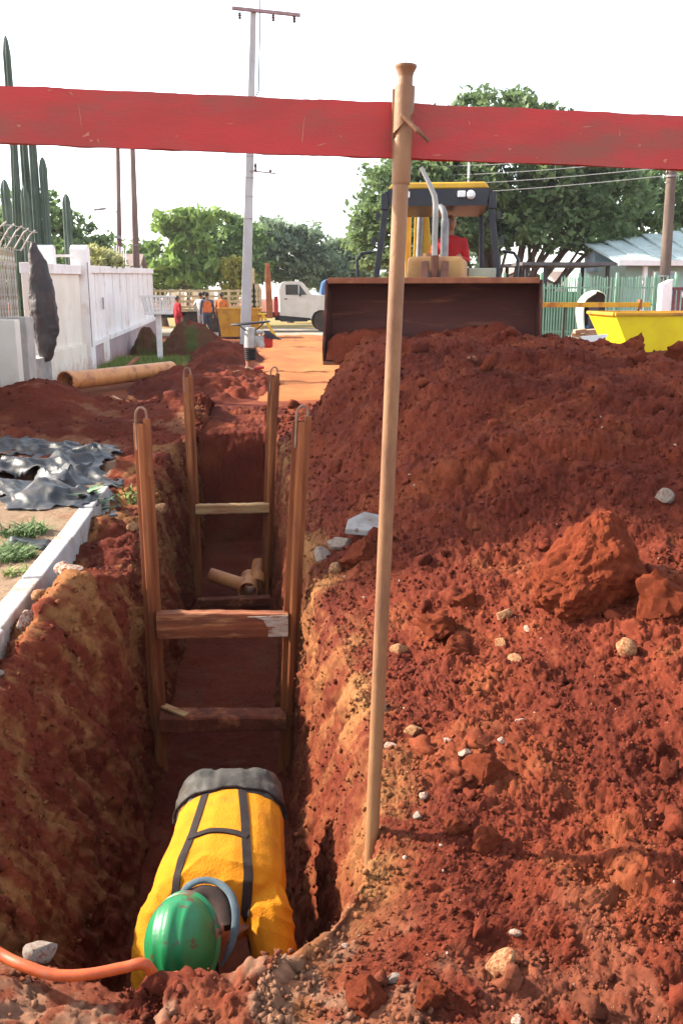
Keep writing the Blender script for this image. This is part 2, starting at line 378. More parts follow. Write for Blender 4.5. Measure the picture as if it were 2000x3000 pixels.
# ---- loose crumbs of earth lying on it
def icosphere(sub):
    bm = bmesh.new(); bmesh.ops.create_icosphere(bm, subdivisions=sub, radius=1); v = np.array([p.co[:] for p in bm.verts]); f = np.array([[q.index for q in p.verts] for p in bm.faces]); bm.free(); return v, f
ICO1, ICO2, ICO3, ICO4 = icosphere(1), icosphere(2), icosphere(3), icosphere(4)
def scatter(name, sel, n, smin, smax, power, ico, seed, colf=None, sink=.25, label=None):
    rg = np.random.default_rng(seed); ids = rg.choice(np.nonzero(sel)[0], n); V0, F0 = ico; k = len(V0)
    s = (P2[ids, 1] / 3) ** .55 * 3 * (smin + (smax - smin) * rg.random(n) ** power)
    sc = s[:, None] * (.65 + .7 * rg.random((n, 3))); A = rg.normal(size=(n, 3, 3)); Qm, _ = np.linalg.qr(A)
    base = V0[None] * (1 + .38 * rg.normal(size=(n, k, 1)).clip(-1.1, 1.3)); v = np.einsum('nij,nkj->nki', Qm, base * sc[:, None, :])
    jit = np.concatenate([rg.normal(size=(n, 2)) * .006, np.zeros((n, 1))], 1)
    v = v + (P2[ids] + jit + PN[ids] * (s * (1 - sink) * .6)[:, None])[:, None, :]
    f = (F0[None] + (np.arange(n) * k)[:, None, None]).reshape(-1, 3)
    me = npmesh(name, v.reshape(-1, 3), f); c = C[ids] * (.75 + .5 * rg.random((n, 1)))
    if colf is not None: c = colf(rg, n)
    set_col(me, np.repeat(c, k, 0)); me.materials.append(SOIL); o = link(name, me); return tag(o, label, 'soil', kind='stuff')
vis = (Yy > 1.25) & (Yy < 13.5) & (np.abs(X) < 7)
scatter('soil_crumbs', vis & (REG == 4) & (P2[:, 2] > -.2), 30000, .0006, .0036, 3.6, ICO1, 1, label='loose crumbs of red earth on the spoil heap')
scatter('soil_clods', vis & (REG == 4) & (lipd > .15), 260, .004, .015, 2.8, ICO2, 2, label='fist sized clods of red earth on the spoil heap', sink=.55)
scatter('trench_side_crumbs', vis & ((REG < 2) & (X > -1.16) & (WP < .25) | (REG < 2) & (Yy > 8) | (Yy < 2.0)), 8000, .0007, .0045, 3.2, ICO1, 3, label='loose crumbs of earth along the left bank and near end of the trench')
scatter('pale_grit', vis & (REG == 4) & (Yy < 6), 110, .0008, .0024, 2.5, ICO1, 4, colf=lambda rg, n: np.array([.45, .34, .26]) * (.7 + .4 * rg.random((n, 1))), label='pale grit scattered over the red earth')
scatter('wall_crumbs', vis & wall & (Yy < 6.5) & (WP < .8), 5200, .0006, .0034, 3.0, ICO1, 6, label='crumbs of earth clinging to the cut trench walls', sink=.6)
# ================================================================== BOARD AND PROP in front
redp = mat('worn_red_paint', (.44, .030, .029), (.34, .032, .026), .55, 7, .12, 120, spec=.4, dirt=(.24, .06, .04), dscale=5.5, dlo=.44, dhi=.70, stretch=(.5, 1, 1.6))
def board():
    L0, L1, nx = -1.75, 2.35, 260; b = MB(); rg = np.random.default_rng(3); P = []; F = []
    for i in range(nx):
        x = L0 + (L1 - L0) * i / (nx - 1); zc = 2.0135 - .0254 * (x - .38) + .0025 * math.sin(x * 1.7); h = .0668; t = .0105
        e = lambda a: float(vn(np.array([[x * 14, a, 0.]]), 1, 5)) * .0016 + float(vn(np.array([[x * 60, a, 3.]]), 1, 6)) * .0008
        yb = 2.532 + .004 * math.sin(x * 2.1)
        P += [(x, yb - t, zc - h + e(1)), (x, yb - t, zc + h + e(2)), (x, yb + t, zc + h + e(3)), (x, yb + t, zc - h + e(4))]
    for i in range(nx - 1):
        for k in range(4): F.append((i * 4 + k, i * 4 + (k + 1) % 4, i * 4 + 4 + (k + 1) % 4, i * 4 + 4 + k))
    F += [(3, 2, 1, 0), tuple((nx - 1) * 4 + k for k in range(4))]
    b.add(P, F)
    t = thing('barrier_board', 'long red painted wooden board hung across the trench behind the steel prop', 'board', (.3, 2.53, 1.94))
    o = b.build('plank', redp, t)
    # bare-wood scars and scratches chipped through the paint
    chip = mat('bare_wood_chip', (.46, .20, .12), (.38, .12, .08), .8, 40)
    def zc(x): return 2.0135 - .0254 * (x - .38)
    def scar(x, dz, w, h, a=0):
        yb = 2.532 + .004 * math.sin(x * 2.1) - .0109; n = 11; pts = []
        for k in range(n):
            q = 2 * math.pi * k / n; rr = .25 + .75 * random.random(); px = w * rr * math.cos(q) / 2; pz = h * rr * math.sin(q) / 2
            pts.append((x + px * math.cos(a) - pz * math.sin(a), yb - .0004, zc(x) + dz + px * math.sin(a) + pz * math.cos(a)))
        MB().add(pts, [tuple(range(n))]).build('paint_scar', chip, o)
    for x, dz, ww, hh, a in [(q[0] * .92, q[1] * .9, q[2], q[3] * .9, q[4]) for q in [(-.455, .0, .0035, .14, .08), (-.44, -.045, .03, .012, .4), (-.43, -.06, .012, .012, 0), (-.475, .06, .02, .008, -.5), (-.41, -.062, .006, .02, .3),
                             (.150, -.01, .004, .10, -.12), (.20, -.045, .03, .006, .2), (.255, -.02, .006, .02, 0), (.70, .0, .018, .006, .1), (.74, -.035, .014, .012, 0),
                             (.96, .035, .04, .004, .05), (.945, .015, .004, .02, 0), (1.06, .02, .006, .03, 0), (1.12, -.01, .012, .02, .2), (-.53, .065, .014, .006, 0), (.53, -.06, .03, .004, 0),
                             (.82, -.055, .008, .008, 0), (-.2, -.04, .01, .004, .3), (-.05, .0, .02, .003, .1), (-.62, -.03, .012, .01, .1), (1.2, -.05, .02, .012, 0), (.62, .03, .006, .02, .4)]]:
        scar(x, dz, ww, hh, a)
board()
propm = mat('prop_steel_clay_brown', (.25, .125, .052), (.19, .085, .036), .55, 6, .15, 110, spec=.45, dirt=(.10, .036, .018), dscale=4.5, dlo=.45, dhi=.70, stretch=(1.5, 1.5, .6))
def prop():
    t = thing('steel_prop', 'tall rusty steel tube prop standing at the right edge of the trench', 'prop', (.322, 2.48, -.12))
    A = Vector((.3195, 2.48, -.19)); B = Vector((.3945, 2.48, 2.155)); ax = (B - A).normalized()
    at = lambda z: A + ax * ((z - A.z) / ax.z)
    b = MB(); b.tube([at(-.19), at(.3), at(1.0), at(1.90)], .0206, 24); b.build('tube', propm, t, smooth=True)
    # lower sleeve ends in a slanting cut
    n = 32; M = ax.to_track_quat('Z', 'X').to_matrix()
    def ring(z, r, slope): return [at(z) + M @ Vector((r * math.cos(2 * math.pi * k / n), r * math.sin(2 * math.pi * k / n), 0)) + ax * (slope * math.cos(2 * math.pi * k / n)) for k in range(n)]
    b = MB(); b.loft([ring(1.878, .0225, 0), ring(1.884, .0242, 0), ring(1.945, .0242, 0), ring(2.010, .0242, -.026)]); b.build('lower_sleeve', propm, t, smooth=50)
    b = MB(); b.loft([ring(2.026, .0254, -.026), ring(2.06, .0254, -.01), ring(2.112, .0254, 0)]); b.build('upper_sleeve', propm, t, smooth=50)
    b = MB(); b.tube([at(1.87), at(2.145)], .0190, 20); b.build('inner_tube', propm, t, smooth=True)
    b = MB(); rr = [(.0190, 2.134), (.0205, 2.143), (.026, 2.154), (.0278, 2.158), (.0273, 2.162), (.017, 2.164)]
    b.loft([[at(z) + M @ Vector((r * math.cos(2 * math.pi * k / n), r * math.sin(2 * math.pi * k / n), 0)) for k in range(n)] for r, z in rr]); b.build('flared_cap', propm, t, smooth=50)
    b = MB(); p0 = Vector((.380, 2.450, 2.041)); p1 = Vector((.449, 2.438, 1.976))
    b.tube([p0, p0.lerp(p1, .02), p0.lerp(p1, .5), p0.lerp(p1, .55), p0.lerp(p1, .62), p0.lerp(p1, .66), p1], [.0042, .005, .005, .007, .007, .005, .0042], 10); b.build('locking_pin', propm, t, smooth=True)
    b = MB(); b.bb(.366, .3735, 2.509, 2.517, 1.940, 2.112); b.build('board_clip', propm, t, bevel=.001)
prop()
# ================================================================== SHORING FRAMES
logm = mat('rough_red_timber', (.26, .075, .028), (.15, .042, .018), .85, 7, .5, 60, dirt=(.40, .17, .07), dscale=11, stretch=(.35, 3, 3))
palem = mat('pale_sawn_timber', (.46, .29, .13), (.36, .20, .085), .85, 8, .4, 60, dirt=(.30, .11, .05), dscale=7, stretch=(.35, 3, 3))
whitep = mat('flaking_white_paint', (.5, .43, .36), (.36, .28, .21), .8, 30, .3, 80, dirt=(.25, .09, .045), dscale=22, dlo=.52, dhi=.6, stretch=(.5, 2, 2))
darkt = mat('earth_caked_timber', (.16, .042, .020), (.10, .028, .014), .95, 14, .6, 50, dirt=(.34, .12, .05), dscale=8)
def post(t, p_bot, p_top, s):
    """folded steel channel: web between two flanges, s=+1 when the hollow faces +x"""
    A, B = Vector(p_bot), Vector(p_top); w_, d_, th = .104, .05, .006
    prof = [(-w_ / 2, .012), (-w_ / 2, .006), (-.024, .006), (-.016, -d_ / 2), (.016, -d_ / 2), (.024, .006), (w_ / 2, .006), (w_ / 2, .012), (.028, .012), (.020, -d_ / 2 + th), (-.020, -d_ / 2 + th), (-.028, .012)]
    a = R(-14) * s; rot = lambda x, y: Vector((x * math.cos(a) - y * math.sin(a), x * math.sin(a) + y * math.cos(a), 0))
    rings = [[P + rot(x, y) for x, y in prof] for P in (A, A.lerp(B, .5) + Vector((.004 * s, 0, 0)), B)]
    o = MB().loft(rings).build('post', rust, t, bevel=.0015, seg=1)
    ax = (B - A).normalized(); c = B - ax * .03; d = rot(.032, 0)
    h = MB(); pts = [c - d - ax * .12, c - d + ax * .075, c - d * .8 + ax * .098, c - d * .3 + ax * .112 + Vector((0, 0, .004)), c + d * .3 + ax * .118, c + d * .85 + ax * .104, c + d + ax * .08, c + d - ax * .12]
    h.tube(pts, .0075, 8, up=(0, 1, 0)); h.build('lifting_handle', mat('worn_grey_steel', (.26, .16, .11), (.18, .085, .05), .7, 12, .1), o, smooth=True)
    q = MB(); e = rot(.034, -.006); q.loft([[P + e + rot(x, y) for x, y in ((-.019, -.006), (.019, -.006), (.019, .006), (-.019, .006))] for P in (B - ax * .3, B + ax * .028)]); q.build('stiffener', rust, o, bevel=.001, seg=1)
    return o
f1 = thing('shoring_frame', 'near pair of rusty steel shoring posts wedged apart by two timber struts', 'shoring', (-.24, 5.2, -1.28), group='shoring frames in the trench')
post(f1, (-.625, 5.2, -1.30), (-.632, 5.2, .905), 1); post(f1, (.145, 5.2, -1.30), (.262, 5.2, .905), -1)
def strut(parent, p, q, hw, hh, m, name='strut', seed=1, cap=None):
    A, B = Vector(p), Vector(q); rg = random.Random(seed); n = 18; rings = []
    for i in range(n):
        t = i / (n - 1); P = A.lerp(B, t); k = 1 + .05 * math.sin(3.1 * t + seed) + rg.uniform(-.02, .02); j = rg.uniform(-.003, .003)
        rings.append([P + Vector((0, y * hw * k, z * hh * k + j)) for y, z in ((-1, -.75), (-.8, -1), (.8, -1), (1, -.75), (1, .78), (.82, 1), (-.82, 1), (-1, .78))])
    return MB().loft(rings).build(name, m, parent, smooth=35)
s1 = strut(f1, (-.595, 5.17, -.272), (.168, 5.17, -.292), .045, .072, logm, seed=1)
s1['label'] = 'thick timber strut with flaking white paint on its right end'
# split, white-painted end of the upper strut
rg = random.Random(5); n = 9; rings = []
bw = MB(); pts = [(-.07, .060), (-.02, .052), (.02, .040), (.05, -.02), (.048, -.066), (.165, -.068), (.167, .062)]
bw.prism([(x, 5.121, -.287 + z) for x, z in pts], (0, .004, 0)); bw.build('white_paint_patch', whitep, s1)
s2 = strut(f1, (-.60, 5.16, -.875), (.145, 5.16, -.900), .075, .050, darkt, seed=2); s2['label'] = 'lower timber strut with earth lying along its top'
f2 = thing('shoring_frame', 'far pair of rusty steel shoring posts with a pale sawn strut between them', 'shoring', (-.23, 8.7, -1.28), group='shoring frames in the trench')
post(f2, (-.60, 8.7, -1.32), (-.618, 8.7, .86), 1); post(f2, (.07, 8.7, -1.32), (.182, 8.7, .86), -1)
strut(f2, (-.585, 8.68, -.392), (.115, 8.68, -.392), .045, .047, palem, seed=3)['label'] = 'pale sawn timber strut'
strut(f2, (-.57, 8.3, -1.20), (.10, 8.3, -1.20), .05, .04, darkt, seed=4)
# splinter board and earth on the lower strut
o = MB().bar((-.585, 5.20, -.80), (-.44, 5.10, -.822), .05, .014).build('offcut_board', palem, None, bevel=.002)
tag(o, 'short offcut of board lying on the left end of the lower strut', 'board')
# ================================================================== STONES AND CLODS
def rockmesh(seed, ico=ICO3, planes=9, rough=.12, shape=None):
    rg = np.random.default_rng(seed); V = ico[0].copy()
    for k in range(planes):
        d = rg.normal(size=3); d /= np.linalg.norm(d); h = .45 + .3 * rg.random(); e = V @ d - h; V = V - np.outer(np.clip(e, 0, None), d) * .92
    V = V * (1 + rough * fbm(V + seed * 3.7, 2.2, 4, seed)[:, None])
    if shape is not None: V = shape(V)
    me = npmesh('stone', V, ico[1]); shade(me, 32); return me
stone_w = mat('pale_grey_stone', (.42, .35, .28), (.32, .23, .17), .9, 12, .4, 40, dirt=(.19, .042, .016), dscale=5, dlo=.42, dhi=.62)
stone_t = mat('tan_sandstone', (.36, .22, .10), (.28, .14, .06), .92, 9, .5, 40, dirt=(.19, .042, .016), dscale=4, dlo=.42, dhi=.62)
stone_g = mat('grey_rubble', (.25, .215, .18), (.19, .14, .105), .9, 9, .5, 40, dirt=(.18, .05, .025), dscale=4, dlo=.48, dhi=.68)
clodm = mat('red_clay_lump', (.20, .043, .017), (.13, .025, .011), .97, 5, .8, 45, spec=.08, dirt=(.21, .056, .02), dscale=5, dlo=.5, dhi=.8)
RM = {}
def stone(x, y, size, m, label, seed, cat='stone', group=None, name='stone', rot=None, dz=.0, rough=.12, ico=ICO3):
    size = tuple(q * (.82 if name == 'stone' and y < 4.2 else 1) for q in size); me = rockmesh(seed, ico, rough=rough, shape=(lambda V: V * (1 + .16 * fbm(V + seed, 5, 3, seed)[:, None] + .12 * clod(V + seed, .34, seed, .6)[:, None] + .08 * clod(V + seed, .16, seed + 3, .6)[:, None])) if name == 'earth_clod' else None); me.materials.append(m); o = link(name, me); o.scale = size
    o.location = (x, y, tz(x, y) + size[2] * .35 + dz); o.rotation_euler = rot or (random.uniform(-.3, .3), random.uniform(-.3, .3), random.uniform(0, 6))
    return tag(o, label, cat, group)
# the big clod
def bigshape(V):
    V = V.copy(); z = V[:, 2]; k = np.interp(z, [-1, -.7, -.35, 0, .4, .75, 1], [.72, .92, 1.06, 1.0, .78, .52, .30]); V[:, 0] = V[:, 0] * k / np.sqrt(np.clip(1 - .82 * z * z, .1, 1)) + .12 * z; V[:, 1] *= k / np.sqrt(np.clip(1 - .82 * z * z, .1, 1))
    for d, h in (((.75, -.45, .45), .72), ((-.7, -.5, .4), .72), ((.1, -.9, -.5), .70), ((-.2, -.3, .95), .88), ((.9, .1, -.3), .80)):
        d = np.array(d) / np.linalg.norm(d); e = V @ d - h; V = V - np.outer(np.clip(e, 0, None), d) * .62
    V = V * (1 + .20 * fbm(V, 2.3, 3, 91)[:, None] + .09 * clod(V, .25, 95, .6)[:, None] + .085 * fbm(V, 8, 4, 93, .7)[:, None] + .05 * clod(V, .09, 99, .7)[:, None]); return V
icb = icosphere(6)
me = rockmesh(17, icb, 0, .0, bigshape); me.polygons.foreach_set('use_smooth', np.ones(len(me.polygons), bool)); me.materials.append(clodm); o = link('earth_boulder', me)
o.scale = (.215, .21, .235); o.location = (1.45, 3.72, tz(1.45, 3.6) + .165); o.rotation_euler = (.0, .06, .1)
tag(o, 'large rough lump of red earth sitting on the spoil heap at the right', 'boulder')
G1_ = 'pale stones scattered on the red earth'
for i, (x, y, s, m, lb) in enumerate([
    (.580, 2.93, (.030, .026, .026), stone_w, 'pale grey stone, leftmost of the row of stones halfway down the heap'),
    (.654, 2.95, (.022, .018, .015), stone_w, 'small pale stone between the two larger stones of the row'),
    (.690, 2.84, (.030, .022, .016), stone_w, 'flat white stone lying lowest in the row of stones on the heap'),
    (.815, 2.84, (.020, .018, .016), stone_w, 'small round pale stone at the right of the row of stones'),
    (.935, 3.02, (.028, .014, .012), stone_w, 'thin pale chip of stone below the flat pale slab'),
    (1.10, 3.86, (.045, .035, .050), stone_t, 'knobbly tan stone standing to the left of the big lump'),
    (1.045, 3.70, (.040, .030, .040), stone_t, 'tan stone just below the knobbly stone beside the big lump'),
    (1.165, 3.72, (.035, .02, .018), stone_w, 'small pale stone between the knobbly stone and the big lump'),
    (1.045, 3.49, (.070, .035, .018), stone_t, 'flat pale tan slab lying to the lower left of the big lump'),
    (.618, 3.86, (.055, .040, .030), stone_t, 'tan block half buried just right of the steel prop'),
    (1.42, 3.28, (.060, .050, .055), stone_t, 'tan stone tucked under the lower right of the big lump'),
    (.470, 3.30, (.035, .035, .055), stone_g, 'grey stone standing on edge just right of the prop'),
    (.563, 3.13, (.050, .040, .035), stone_t, 'yellowish crumbly stone below the grey stone by the prop'),
    (.455, 2.98, (.032, .022, .020), stone_w, 'white stone wedged against the right side of the prop'),
    (.515, 2.64, (.020, .026, .016), stone_w, 'small white stone to the right of the foot of the prop'),
    (.475, 2.53, (.024, .028, .018), stone_g, 'pinkish grey stone low beside the foot of the prop'),
    (.575, 1.90, (.062, .050, .030), stone_t, 'square tan block lying near the bottom of the picture'),
    (.641, 2.01, (.014, .026, .014), stone_w, 'small upright white chip above the square tan block'),
    (.199, 2.03, (.012, .012, .010), stone_w, 'tiny white pebble at the near right corner of the trench'),
    (.300, 1.87, (.022, .03, .02), stone_g, 'grey stone between two red clods at the bottom of the picture'),
    (.560, 1.73, (.020, .02, .016), stone_w, 'white stone at the very bottom of the picture'),
    (-1.05, 4.95, (.075, .060, .060), stone_w, 'large pale stone on top of the broken bank by the kerb'),
    (-.965, 4.72, (.095, .050, .035), stone_w, 'pale slab leaning on the broken bank below the largest pale stone'),
    (-1.10, 4.25, (.045, .05, .055), stone_w, 'rounded pale stone against the foot of the kerb'),
    (-1.11, 4.60, (.05, .045, .04), stone_t, 'tan stone lying along the foot of the kerb'),
    (-1.10, 3.75, (.03, .03, .025), stone_g, 'dark grey stone against the near kerb at the left edge'),
    (-.57, 2.09, (.055, .045, .045), stone_g, 'grey stone at the near left corner of the trench behind the hose'),
    (.50, 5.42, (.10, .07, .06), stone_g, 'grey rubble stone on the right lip of the trench beside the near frame'),
    (.385, 5.33, (.085, .06, .05), stone_g, 'grey slab end sticking out of the right lip behind the near post'),
    (.43, 5.06, (.060, .05, .05), stone_t, 'brown stone below the grey rubble on the right lip'),
    (1.82, 7.66, (.07, .05, .045), stone_t, 'pale tan stone high on the far spoil heap'),
    (2.10, 4.50, (.055, .05, .05), stone_g, 'grey stone at the right edge high on the heap'),
    (-.76, 7.2, (.06, .05, .05), stone_t, 'pale stone on the left lip between the two frames'),
    (-.80, 6.7, (.07, .05, .04), stone_w, 'pale stone beside the broken end of the kerb'),
    (-.86, 6.35, (.06, .05, .04), stone_t, 'tan stone in the left lip just behind the near left post')]):
    stone(x, y, s, m, lb, 200 + i, group=G1_)
G2_ = 'large lumps of red earth'
for i, (x, y, s, lb) in enumerate([
    (1.63, 3.42, (.115, .10, .12), 'pointed lump of red earth at the lower right of the largest lump'),
    (.74, 2.72, (.115, .08, .055), 'broad red clod casting a dark shadow in the middle of the near slope'),
    (.79, 3.95, (.125, .09, .075), 'red clod beside the prop level with the flat pale slab'),
    (.86, 3.72, (.10, .08, .06), 'red clod just below and right of the clod beside the prop'),
    (.97, 4.05, (.07, .06, .05), 'smaller red clod to the upper right of the clod beside the prop'),
    (.66, 2.38, (.055, .05, .04), 'rounded red clod to the right of the foot of the prop'),
    (.57, 2.46, (.05, .045, .035), 'rounded red clod nearest the foot of the prop'),
    (.235, 1.83, (.06, .05, .04), 'dark red clod at the bottom edge below the trench corner'),
    (.37, 1.80, (.045, .045, .035), 'dark red clod at the bottom edge right of the trench corner'),
    (.56, 5.05, (.13, .12, .10), 'square sided block of red earth under the white slab'),
    (2.05, 3.95, (.08, .07, .06), 'red clod at the right edge level with the largest lump'),
    (.55, 9.3, (.12, .10, .08), 'dark clod below the left end of the loader bucket'),
    (3.7, 8.9, (.16, .14, .17), 'dark knob of earth on the crest below the phone booth'),
    (4.15, 8.7, (.17, .15, .14), 'dark knob of earth on the crest in front of the yellow skip')]):
    stone(x, y, s, clodm, lb, 300 + i, 'clod', G2_, 'earth_clod', rough=.3, ico=ICO4)
b = MB(); 
pts = [(.52, 5.32), (.66, 5.26), (.76, 5.30), (.76, 5.44), (.66, 5.52), (.55, 5.44)]
zz = tz(.68, 5.4) + .05
o = b.prism([(x, y, zz - .01 + .10 * (x - .5) + .22 * (y - 5.4)) for x, y in pts], (0, 0, .035)).build('concrete_slab', mat('lime_white_concrete', (.25, .23, .215), (.17, .14, .125), .9, 8, .4, 50, dirt=(.12, .07, .06), dscale=16, dlo=.6, dhi=.66), None, bevel=.006)
tag(o, 'broken slab of whitish concrete lying on the heap beside the prop', 'slab')
o = stone(-.93, 2.62, (.12, .11, .15), stone_t, 'large tan boulder bedded in the left trench wall at the picture edge', 401, dz=-.22)
# ================================================================== HOSE
b = MB(); hp = [(-1.5, 2.20, .16), (-1.0, 2.14, .13), (-.78, 2.06, .10), (-.65, 2.00, .07), (-.58, 1.955, .045), (-.50, 1.93, .032), (-.42, 1.925, .032), (-.34, 1.935, .036), (-.29, 1.94, .036), (-.255, 1.95, .026), (-.22, 1.955, -.01), (-.19, 1.96, -.06)]
def smooth_path(p, k=6):
    P = [Vector(q) for q in p]; out = []
    for i in range(len(P) - 1):
        a, b_, c, d = P[max(i - 1, 0)], P[i], P[i + 1], P[min(i + 2, len(P) - 1)]
        for j in range(k):
            t = j / k; out.append(.5 * ((2 * b_) + (c - a) * t + (2 * a - 5 * b_ + 4 * c - d) * t * t + (3 * b_ - a - 3 * c + d) * t ** 3))
    return out + [P[-1]]
hp2 = []
for q in hp:
    hz = q[2]
    if q[2] > 0 and q[1] < 2.2: hz = max(min(q[2], .05) if q[0] > -.7 else q[2], tz(q[0], q[1]) + .010) if q[2] > .028 else tz(q[0], q[1]) - .01
    hp2.append((q[0], q[1], hz))
hq = smooth_path(hp2); b.tube(hq, [.0135] * (len(hq) - 16) + [.0135 - .0005 * k for k in range(16)], 14); o = b.build('orange_hose', mat('orange_hose_rubber', (.42, .070, .010), (.32, .05, .009), .5, 20, .1, 200, spec=.4, dirt=(.30, .09, .045), dscale=14, dlo=.55, dhi=.7), None, smooth=True)
tag(o, 'muddy orange hose running over the near edge into the trench', 'hose')
# ================================================================== PIPE FITTING IN THE TRENCH
pvc = mat('ochre_sewer_pipe', (.62, .26, .085), (.50, .19, .06), .5, 5, .1, 90, spec=.4, dirt=(.30, .09, .04), dscale=5, dlo=.5, dhi=.7)
pvcin = mat('pipe_bore_dirt', (.12, .045, .02), (.08, .03, .015), .9, 8)
def hollow(b, p, q, r, th, n=28):
    p, q = Vector(p), Vector(q); d = (q - p).normalized(); a = Vector((0, 0, 1)) if abs(d.z) < .9 else Vector((1, 0, 0)); s = d.cross(a).normalized(); u = s.cross(d)
    def rg_(c, r): return [c + (s * math.cos(2 * math.pi * k / n) + u * math.sin(2 * math.pi * k / n)) * r for k in range(n)]
    R4 = [rg_(p, r), rg_(q, r), rg_(q, r - th), rg_(p, r - th)]; P = [x for rr in R4 for x in rr]; F = []
    for i in range(4):
        j = (i + 1) % 4
        for k in range(n): F.append((i * n + k, i * n + (k + 1) % n, j * n + (k + 1) % n, j * n + k))
    return b.add(P, F)
t = thing('pipe_junction', 'ochre plastic pipe junction lying on the trench floor behind the near strut', 'pipe', (-.11, 8.5, -1.28))
hollow(MB(), (-.105, 8.42, -1.15), (-.09, 8.92, -1.17), .092, .007).build('socket', pvc, t, smooth=50)
hollow(MB(), (-.47, 8.72, -1.06), (-.15, 8.60, -1.14), .068, .006).build('branch_pipe', pvc, t, smooth=50)
hollow(MB(), (-.02, 8.68, -1.14), (.02, 8.84, -.98), .075, .006).build('upright_branch', pvc, t, smooth=50)
hollow(MB(), (-.19, 8.617, -1.130), (-.15, 8.602, -1.14), .076, .010).build('collar', pvc, t, smooth=50)
# ================================================================== PEOPLE
def ring(c, ax, rx, rz, side=(1, 0, 0), n=18, sq=2.3):
    """superellipse ring round c, perpendicular to ax"""
    c = Vector(c); d = Vector(ax).normalized(); s = Vector(side); s = (s - d * s.dot(d)).normalized(); u = s.cross(d); out = []
    for k in range(n):
        a = 2 * math.pi * k / n; ca, sa = math.cos(a), math.sin(a)
        out.append(c + s * rx * math.copysign(abs(ca) ** (2 / sq), ca) + u * rz * math.copysign(abs(sa) ** (2 / sq), sa))
    return out
def path_loft(b, pts, side=(1, 0, 0), n=18, sq=2.3):
    P = [Vector(p[0]) for p in pts]; m = len(P)
    b.loft([ring(P[i], P[min(i + 1, m - 1)] - P[max(i - 1, 0)], pts[i][1], pts[i][2], side, n, sq) for i in range(m)]); return b
def limb(b, pts, n=12):
    """tapered limb with rounded ends"""
    path_loft(b, [(p, r, r) for p, r in pts], (1, .2, 0), n, 2.0)
    b.ell(pts[0][0], (pts[0][1],) * 3, n=n, m=7); b.ell(pts[-1][0], (pts[-1][1],) * 3, n=n, m=7); return b
def remesh(b, name, vox, smooth=6, fac=.5):
    me = b.mesh(name + '_src'); o = bpy.data.objects.new('tmp', me); COL.objects.link(o)
    r = o.modifiers.new('r', 'REMESH'); r.mode = 'VOXEL'; r.voxel_size = vox
    s = o.modifiers.new('s', 'SMOOTH'); s.iterations = smooth; s.factor = fac
    dg = bpy.context.evaluated_depsgraph_get(); out = bpy.data.meshes.new_from_object(o.evaluated_get(dg)); out.name = name
    bpy.data.objects.remove(o, do_unlink=True); out.polygons.foreach_set('use_smooth', np.ones(len(out.polygons), bool)); return out
def vget(me): a = np.empty(len(me.vertices) * 3, np.float32); me.vertices.foreach_get('co', a); return a.reshape(-1, 3).astype(float)
def vset(me, V): me.vertices.foreach_set('co', np.ascontiguousarray(V, np.float32).ravel()); me.update()
def nget(me): a = np.empty(len(me.vertices) * 3, np.float32); me.vertices.foreach_get('normal', a); return a.reshape(-1, 3).astype(float)
def place(me, name, m, parent):
    me.transform(W[parent.name].inverted()); me.materials.append(m); return link(name, me, parent)
def hand(b, wrist, d, palmn, s=1.0, grip=.5):
    """palm and five unequal bent fingers"""
    wv = Vector(wrist); d = Vector(d).normalized(); pn = Vector(palmn); pn = (pn - d * pn.dot(d)).normalized(); sd_ = d.cross(pn)
    b.loft([ring(wv, d, .026 * s, .019 * s, sd_, 10), ring(wv + d * .04 * s, d, .038 * s, .015 * s, sd_, 10), ring(wv + d * .085 * s, d, .040 * s, .013 * s, sd_, 10), ring(wv + d * .095 * s, d, .036 * s, .010 * s, sd_, 10)])
    for k, (off, L) in enumerate(((-.03, .060), (-.010, .074), (.011, .070), (.030, .054))):
        p = wv + d * .088 * s + sd_ * off * s; q = p + (d + pn * grip * .5).normalized() * L * .5 * s; r_ = q + (d * (1 - grip) + pn * grip * 1.4).normalized() * L * .55 * s
        b.tube([p - d * .02 * s, p, q, r_], [.0085 * s, .0088 * s, .0082 * s, .0062 * s], 8)
    p = wv + d * .03 * s - sd_ * .03 * s; q = p + (d * .7 - sd_ * .7 + pn * .3).normalized() * .04 * s
    b.tube([p, q, q + (d + pn * .5 - sd_ * .1).normalized() * .03 * s], [.011 * s, .0095 * s, .0075 * s], 8)
skin = mat('weathered_skin', (.26, .12, .075), (.20, .085, .05), .6, 9)
yel = mat('yellow_cotton_shirt', (.52, .195, .007), (.45, .160, .006), .9, 7, .35, 120, spec=.15, dirt=(.34, .105, .012), dscale=5, dlo=.52, dhi=.8)
rain = mat('grey_rain_trousers', (.048, .042, .034), (.032, .027, .022), .6, 8, .3, 25, spec=.25, dirt=(.20, .085, .04), dscale=5, dlo=.55, dhi=.75)
webb = mat('dark_brown_webbing', (.020, .011, .009), (.014, .008, .007), .85, 40, .3, 300)
